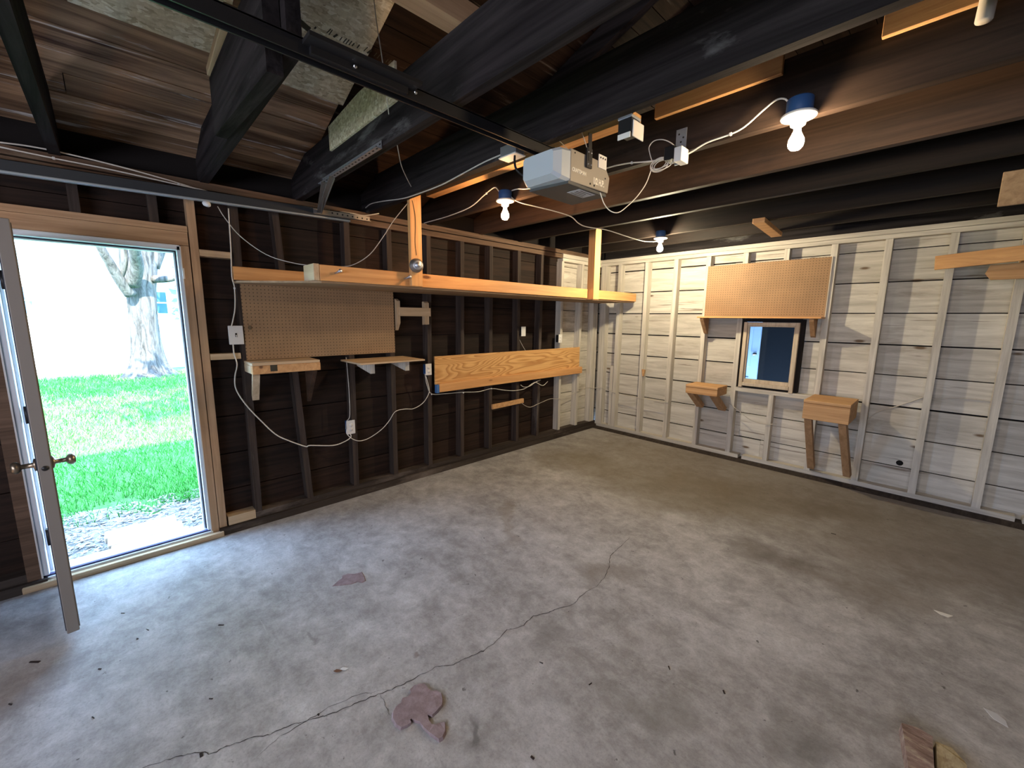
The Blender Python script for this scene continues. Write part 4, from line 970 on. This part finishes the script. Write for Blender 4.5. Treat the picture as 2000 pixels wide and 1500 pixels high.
tube(bm, PY([(1275, 318), (1270, 303), (1268, 287), (1278, 275), (1296, 273), (1313, 281), (1325, 295), (1331, 312)], -2.96), .0026, 6)
tag(obj('coiled_cord', bm, M['cable_white']), 'thin white cord coiled and looped beside the steel strap', 'cord')
cable('black power cord from the ceiling outlet to the opener', [[(1.90, -3.57, 2.462), (1.905, -3.575, 2.43), (1.915, -3.57, 2.39), (1.94, -3.53, 2.36), (1.965, -3.48, 2.37), (1.975, -3.42, 2.4)]], .006, 'black_rubber', name='cable', cat='cord')
cable('tan bell wires looping from the joist to the top of the opener', [[(2.08, -3.25, OZ1), (2.06, -3.3, 2.5), (2.03, -3.4, 2.56), (2.0, -3.46, 2.58)], [(2.18, -3.3, OZ1), (2.19, -3.35, 2.5), (2.2, -3.43, 2.57)]], .002, 'cable_painted', name='bell_wire', cat='wire')
cable('short wire end sticking up over the plywood panel', [PX([(1015, 664), (1020, 674), (1027, 686)], .01)], .0024, 'cable_grey', name='wire_end', cat='wire')

# ================================================================== THINGS ON THE FLOOR
def blob(name, pix, h, m, label, cat, loose=0.):
    bm = bm_new(); P = [Z(u, v, 0) for u, v in pix]
    lo = [bm.verts.new((p[0], p[1], 0)) for p in P]
    c = Vector((sum(p[0] for p in P)/len(P), sum(p[1] for p in P)/len(P), 0))
    hi = [bm.verts.new(Vector((p[0], p[1], 0)).lerp(c, .05)+Vector((0, 0, h*random.uniform(.8, 1.1)))) for p in P]
    n = len(P); bm.faces.new(hi); bm.faces.new(lo[::-1])
    for i in range(n): bm.faces.new((lo[i], lo[(i+1) % n], hi[(i+1) % n], hi[i]))
    bmesh.ops.recalc_face_normals(bm, faces=bm.faces[:])
    bmesh.ops.triangulate(bm, faces=[f for f in bm.faces if len(f.verts) > 4])
    o = obj(name, bm, M[m]); tag(o, label, cat); return recenter(o)
def zm(pts, x0, y0, s): return [(x0+a/s, y0+b/s) for a, b in pts]
blob('floor_patch', zm([(495, 318), (530, 285), (558, 268), (560, 250), (600, 236), (645, 238), (690, 225), (706, 250), (715, 282), (690, 296), (660, 290), (622, 304), (560, 312)], 500, 1050, 3.334), .004, 'patch', 'thin pinkish wedge of patching cement on the floor towards the doorway', 'floor patch')
o = blob('floor_patch', zm([(1030, 965), (1000, 995), (1008, 1015), (985, 1045), (948, 1055), (940, 1085), (905, 1110), (885, 1145), (882, 1190), (905, 1230), (940, 1256), (985, 1238), (1008, 1222), (1000, 1205), (1012, 1195), (1040, 1208), (1065, 1215), (1090, 1250), (1130, 1290), (1195, 1336), (1222, 1318), (1240, 1280), (1238, 1220), (1205, 1222), (1170, 1240), (1148, 1232), (1128, 1205), (1120, 1168), (1150, 1172), (1185, 1140), (1218, 1100), (1220, 1060), (1212, 1020), (1180, 1000), (1145, 1005), (1120, 985), (1100, 955), (1060, 958)], 500, 1050, 3.334), .012, 'patch', 'large lumpy pinkish cement patch beside the floor crack', 'floor patch')
# broken brick at the lower right
r = thing('broken_brick', 'broken brick with yellow mortar lying at the lower right of the floor', 'brick', (3.55, -3.77, 0))
P = [Z(u, v, .0) for u, v in ((1752, 1425), (1765, 1500), (1780, 1560), (1890, 1560), (1872, 1500), (1826, 1450), (1762, 1414))]
def lump(pix, h, m, name):
    bm = bm_new(); P = [Z(u, v, h*.6) for u, v in pix]; n = len(P)
    c = Vector((sum(p[0] for p in P)/n, sum(p[1] for p in P)/n, 0))
    lo = [bm.verts.new((p[0], p[1], .0)) for p in P]; hi = [bm.verts.new(Vector((p[0], p[1], 0)).lerp(c, .06)+Vector((0, 0, h*random.uniform(.85, 1.1)))) for p in P]
    bm.faces.new(hi); bm.faces.new(lo[::-1])
    for i in range(n): bm.faces.new((lo[i], lo[(i+1) % n], hi[(i+1) % n], hi[i]))
    bmesh.ops.recalc_face_normals(bm, faces=bm.faces[:]); bmesh.ops.triangulate(bm, faces=[f for f in bm.faces if len(f.verts) > 4])
    return obj(name, bm, M[m], r)
lump([(1757, 1416), (1763, 1455), (1770, 1500), (1778, 1570), (1830, 1570), (1824, 1500), (1822, 1462), (1822, 1445), (1790, 1425)], .045, 'brick', 'brick_body')
lump([(1825, 1450), (1827, 1500), (1832, 1570), (1900, 1570), (1888, 1500), (1884, 1490), (1858, 1462)], .035, 'sandstone', 'mortar')
G = 'splinters scattered on the floor'
for (u, v, L_, w, a) in [(68, 1293, .03, .008, .7), (240, 1198, .012, .004, .6), (268, 1248, .008, .006, .2), (288, 1230, .016, .003, .5), (432, 1221, .018, .004, .6), (182, 1402, .01, .003, .5), (393, 1475, .012, .006, .3), (412, 1365, .01, .004, .5), (195, 1307, .01, .004, .5), (1057, 1295, .012, .003, .6), (1153, 1336, .012, .003, 1.4), (1307, 1305, .014, .003, 2.2), (1414, 1352, .012, .005, 2.4), (1040, 1480, .01, .007, .3), (622, 1396, .006, .005, .1), (1628, 1043, .02, .006, .4), (20, 1376, .012, .004, .6)]:
    p = Z(u, v, 0); bm = bm_new(); L_ *= .75; w *= .5; vs = box(bm, -L_, L_, -w, w, 0, .003)
    for q in vs: q.co.y += random.uniform(-.002, .002)
    o = obj('wood_splinter', bm, M['chip']); o.location = p; o.rotation_euler = (0, 0, a+random.uniform(-.3, .3)); tag(o, 'small dark splinter lying loose on the concrete floor', 'splinter', G)
for u, v, lab in ((660, 1312, 'crumpled brown leaf on the floor left of the crack'), (672, 1308, 'white paint flake beside the crumpled brown leaf')):
    p = Z(u, v, 0); bm = bm_new()
    pts = [(-.02, 0), (-.008, .009), (.006, .006), (.02, .002), (.008, -.008), (-.006, -.006)]
    vs = [bm.verts.new((a, b, .002+.005*random.random())) for a, b in pts]; f = bm.faces.new(vs); g = bmesh.ops.extrude_face_region(bm, geom=[f]); bmesh.ops.translate(bm, verts=[e for e in g['geom'] if isinstance(e, bmesh.types.BMVert)], vec=(0, 0, -.0015))
    bmesh.ops.recalc_face_normals(bm, faces=bm.faces[:])
    wl = 'white' in lab
    o = obj('paint_flake' if wl else 'dry_leaf', bm, M['white_plastic'] if wl else M['dry_leaf']); o.location = p; o.rotation_euler = (0, 0, .9); tag(o, lab, 'flake' if wl else 'leaf')
for pts, lab in (([(1823, 1191), (1840, 1196), (1862, 1203), (1852, 1206), (1836, 1200)], 'long pale paint scrape on the floor towards the back wall'), ([(1920, 1382), (1946, 1393), (1965, 1408), (1970, 1422), (1940, 1404)], 'pale triangular paint scrape on the floor above the brick')):
    blob('paint_scrape', pts, .0008, 'porcelain' if 'long' in lab else 'label_grey', lab, 'paint mark')

# ================================================================== OUTSIDE
bm = bm_new(); box(bm, -60, -.175, -45, 40, -.5, -.15)
ground = struct('ground', bm, M['lawn_soil'], label='green lawn beyond the open doorway', cat='lawn')
bm = bm_new(); vs = []
edge = [(-.178, -9), (-.178, -1.5)]+[(-1.45+.25*math.sin(k*1.7)+random.uniform(-.1, .1), -1.5-k*.3) for k in range(26)]
prism(bm, edge, 2, -.149, -.142); obj('mulch_bed', bm, M['mulch'], ground, 'grey mulch strip along the garage')
def shard_mesh(name, n, place, size, m):
    V, Fc = [], []
    for _ in range(n):
        V0, F0 = place(len(V)); V += V0; Fc += F0
    me = bpy.data.meshes.new(name); me.from_pydata(V, [], Fc); me.materials.append(m)
    o = bpy.data.objects.new(name, me); COL.objects.link(o); return o
rg = random.Random(3)
def blade(i0):
    while True:
        x = -1.25-(rg.random()**1.7)*11.6; f = (3.577-x)
        yl = -5.173+(-5.72+5.173)*f/3.577-1.; yh = -5.173+(-4.75+5.173)*f/3.577+1.4
        y = rg.uniform(yl, yh)
        if x < -1.45+.3*math.sin(y*5) or rg.random() < .12: break
    h = rg.uniform(.035, .10)*(1+max(0, -x-3)*.035); w = .0035+.0009*max(0, -x-2); a = rg.uniform(0, 6.28); l = rg.uniform(-.05, .05); l2 = rg.uniform(-.05, .05)
    dx, dy = math.cos(a)*w, math.sin(a)*w
    z = -.152
    return [(x-dx, y-dy, z), (x+dx, y+dy, z), (x+l*.5+dx*.6, y+l2*.5+dy*.6, z+h*.6), (x+l*.5-dx*.6, y+l2*.5-dy*.6, z+h*.6), (x+l*1.3, y+l2*1.3, z+h)], [(i0, i0+1, i0+2, i0+3), (i0+3, i0+2, i0+4)]
o = shard_mesh('grass', 42000, blade, 0, M['grass']); tag(o, 'short bright green grass growing across the yard outside the doorway', 'grass', kind='stuff')
def chip(i0):
    x = rg.uniform(-1.55, -.2); y = rg.uniform(-6.2, -4.2); a = rg.uniform(0, 6.28); L_ = rg.uniform(.008, .03); w = rg.uniform(.003, .008); t = rg.uniform(-.3, .3)
    c, s = math.cos(a), math.sin(a); z = -.141+rg.uniform(0, .012)
    P = [(-L_, -w), (L_, -w), (L_, w), (-L_, w)]
    lo = [(x+p*c-q*s, y+p*s+q*c, z+t*p) for p, q in P]; hi = [(a_, b_, d+.004) for a_, b_, d in lo]
    return lo+hi, [(i0, i0+3, i0+2, i0+1), (i0+4, i0+5, i0+6, i0+7)]+[(i0+k, i0+(k+1) % 4, i0+4+(k+1) % 4, i0+4+k) for k in range(4)]
o = shard_mesh('wood_chips', 2600, chip, 0, M['mulch_chip']); tag(o, 'grey wood chips strewn between the doorway and the lawn', 'mulch', kind='stuff')
# weathered step outside the door
r = thing('wooden_step', 'bleached plank step lying in the mulch outside the doorway', 'step', (-.65, -5.1, -.14))
for k in range(3):
    bm = bm_new(); box(bm, -.42-.16*(k+1)+.006, -.42-.16*k-.004, -5.36-.02*k, -4.9-.03*k, -.141, -.1, .004); obj('plank', bm, M['step_wood'], r)

# big tree
TC = Vector((-12.0, -4.62, -.15))
r = thing('tree', 'big old tree with a flared trunk in front of the white house', 'tree', TC)
bm = bm_new(); seg = 40; rings = []
prof = [(z_, r_*.5) for z_, r_ in [(-.1, 1.35), (.05, 1.2), (.2, .95), (.4, .78), (.7, .68), (1.1, .63), (1.8, .62), (2.5, .66), (3.1, .78), (3.7, .74), (4.4, .6), (5.6, .5), (7, .38), (8.5, .25)]]
for zz, rad in prof:
    rr = []
    for k in range(seg):
        a = 2*math.pi*k/seg
        fl = 1+(.16*math.sin(a*5+.6)+.1*math.sin(a*9))*max(0, (1.1-zz))/1.2+.035*math.sin(a*11+zz*3)+.03*math.sin(a*6-zz*2)
        rr.append(bm.verts.new(TC+Vector((math.cos(a)*rad*fl, math.sin(a)*rad*fl+.03*zz, zz))))
    rings.append(rr)
for a, b in zip(rings, rings[1:]):
    for k in range(seg): bm.faces.new((a[k], a[(k+1) % seg], b[(k+1) % seg], b[k])).smooth = True
bm.faces.new(rings[-1]); bmesh.ops.recalc_face_normals(bm, faces=bm.faces[:]); obj('trunk', bm, M['bark'], r)
def T(u, v, x): return Vector(X(u, v, x))
br = [([T(255, 575, -11.6), T(235, 548, -11.4), T(215, 515, -11.2), T(195, 480, -11.0), T(165, 420, -10.8)], (.14, .07)), ([T(300, 545, -11.8), T(328, 545, -11.6), T(350, 540, -11.5), T(400, 520, -11.2)], (.11, .05)),
      ([T(260, 555, -11.5), T(268, 520, -11.1), T(262, 480, -10.6), T(255, 400, -9.8)], (.16, .09)), ([T(295, 520, -12), T(315, 470, -12.), T(340, 380, -12)], (.2, .14)), ([T(235, 545, -11.4), T(244, 520, -11.2), T(246, 490, -11), T(236, 450, -10.8)], (.06, .03))]
for pts, rr in br: 
    bm = bm_new(); tube(bm, pts, rr, 12); obj('branch', bm, M['bark'], r)
def leafy(n, fn, size):
    V, Fc = [], []
    for _ in range(n):
        c = fn(); a = Vector((rg.gauss(0, 1), rg.gauss(0, 1), rg.gauss(0, .6))).normalized(); b = a.orthogonal().normalized(); s = size*rg.uniform(.6, 1.3); i = len(V)
        V += [tuple(c-a*s), tuple(c+b*s*.5), tuple(c+a*s), tuple(c-b*s*.5)]; Fc.append((i, i+1, i+2, i+3))
    return V, Fc
clumps = [Vector((rg.uniform(-6.5, .5), rg.uniform(-9., -1.), rg.uniform(5., 6.8))) for _ in range(20)]+[Vector((rg.uniform(-12.4, -9.5), rg.uniform(-8, -4.6), rg.uniform(5.6, 9.5))) for _ in range(14)]  # first set is unseen, placed towards the garage to cast dapples on the lawn
def crown_and_dapple():
    c = rg.choice(clumps); return c+Vector((rg.gauss(0, .55), rg.gauss(0, .55), rg.gauss(0, .35)))
V, Fc = leafy(9000, crown_and_dapple, .16)
me = bpy.data.meshes.new('foliage'); me.from_pydata([tuple(Vector(v)-TC) for v in V], [], Fc); me.materials.append(M['leaf']); fo = bpy.data.objects.new('foliage', me); COL.objects.link(fo); fo.parent = r
# far evergreen and house
EC = Vector((-12.9, -3.2, -.15))
r = thing('evergreen', 'pale blue-green evergreen right of the big trunk', 'tree', EC)
bm = bm_new(); tube(bm, [EC, EC+Vector((0, 0, 4.4))], (.09, .03), 8, False); obj('trunk', bm, M['bark'], r)
V, Fc = leafy(2600, lambda: (lambda h: EC+Vector((rg.gauss(0, .3*(1-h/6)), rg.gauss(0, .3*(1-h/6)), 1.4+h)))(rg.uniform(0, 3.6)), .12)
me = bpy.data.meshes.new('foliage'); me.from_pydata([tuple(Vector(v)-EC) for v in V], [], Fc); me.materials.append(M['leaf_pale']); fo = bpy.data.objects.new('foliage', me); COL.objects.link(fo); fo.parent = r
HX = -14.5
r = thing('house', 'white sided house across the lawn behind the big tree', 'house', (HX-2, -6, -.15))
bm = bm_new(); box(bm, HX-4, HX-.02, -14, 3, -.15, 5.2); obj('wall', bm, M['siding'], r)
bm = bm_new()
for k in range(26): prism(bm, [(HX-.025, -.15+.2*k), (HX+.012, -.15+.2*k), (HX-.005, .05+.2*k), (HX-.025, .05+.2*k)], 1, -14, 3)
obj('clapboards', bm, M['siding'], r)
bm = bm_new(); prism(bm, [(HX-4.4, 5.2), (HX+.4, 5.2), (HX-2, 7.)], 1, -14.3, 3.3); obj('roof', bm, M['dark_plate'], r)
for (ua, va, ub, vb) in ((38, 560, 66, 612), (303, 570, 328, 612)):
    a, b = X(ua, va, HX+.02), X(ub, vb, HX+.02)
    y0, y1 = min(a[1], b[1]), max(a[1], b[1]); z0, z1 = min(a[2], b[2]), max(a[2], b[2])
    bm = bm_new(); box(bm, HX, HX+.04, y0-.07, y1+.07, z0-.07, z1+.07); w_ = obj('window', bm, M['siding'], r)
    bm = bm_new(); box(bm, HX+.035, HX+.045, y0, y1, z0, (z0+z1)/2-.02); box(bm, HX+.035, HX+.045, y0, y1, (z0+z1)/2+.02, z1); obj('pane', bm, M['house_glass'], w_)

# ================================================================== LIGHT AND CAMERA
w = bpy.data.worlds.new('sky'); SC.world = w; w.use_nodes = True; nt = w.node_tree
bg = nt.nodes['Background']; bg.inputs['Color'].default_value = (.39, .61, 1., 1); bg.inputs['Strength'].default_value = 14.
sun = bpy.data.lights.new('sun', 'SUN'); sun.energy = 22; sun.angle = math.radians(.55); sun.color = (1., .93, .8)
so = bpy.data.objects.new('sun', sun); COL.objects.link(so)
el, az = math.radians(39), math.radians(-18)      # from the garage side, over the roof
d = -Vector((math.cos(el)*math.cos(az), math.cos(el)*math.sin(az), math.sin(el)))
so.rotation_euler = d.to_track_quat('-Z', 'Y').to_euler(); so.location = (0, 0, 8)
def portal(name, loc, rot, sx, sy):
    l = bpy.data.lights.new(name, 'AREA'); l.shape = 'RECTANGLE'; l.size = sx; l.size_y = sy; l.cycles.is_portal = True
    o = bpy.data.objects.new(name, l); COL.objects.link(o); o.location = loc; o.rotation_euler = rot
portal('doorway_portal', (-.16, -5.22, 1.05), (0, math.radians(-90), 0), 2.0, .8)
portal('glazing_portal', (3.5, RY-.09, 1.55), (math.radians(90), 0, 0), 4.0, .9)
SC.cycles.use_denoising = True
SC.cycles.max_bounces = 8; SC.cycles.diffuse_bounces = 5; SC.cycles.glossy_bounces = 3; SC.cycles.transparent_max_bounces = 8
SC.cycles.sample_clamp_indirect = 6.0; SC.cycles.caustics_reflective = False; SC.cycles.caustics_refractive = False

cam = bpy.data.cameras.new('camera'); co = bpy.data.objects.new('camera', cam); COL.objects.link(co)
cam.sensor_fit = 'HORIZONTAL'; cam.sensor_width = 36; cam.lens = F/2000*36; cam.clip_start = .02; cam.clip_end = 200
r_, d_, f_ = [Vector(q) for q in RM]
Mx = Matrix((r_, -d_, -f_)).transposed().to_4x4(); Mx.translation = Vector(CAM); co.matrix_world = Mx
SC.camera = co
vs = SC.view_settings; vs.view_transform = 'Standard'; vs.look = 'None'; vs.gamma = 1; vs.use_curve_mapping = False; vs.exposure = 0.95
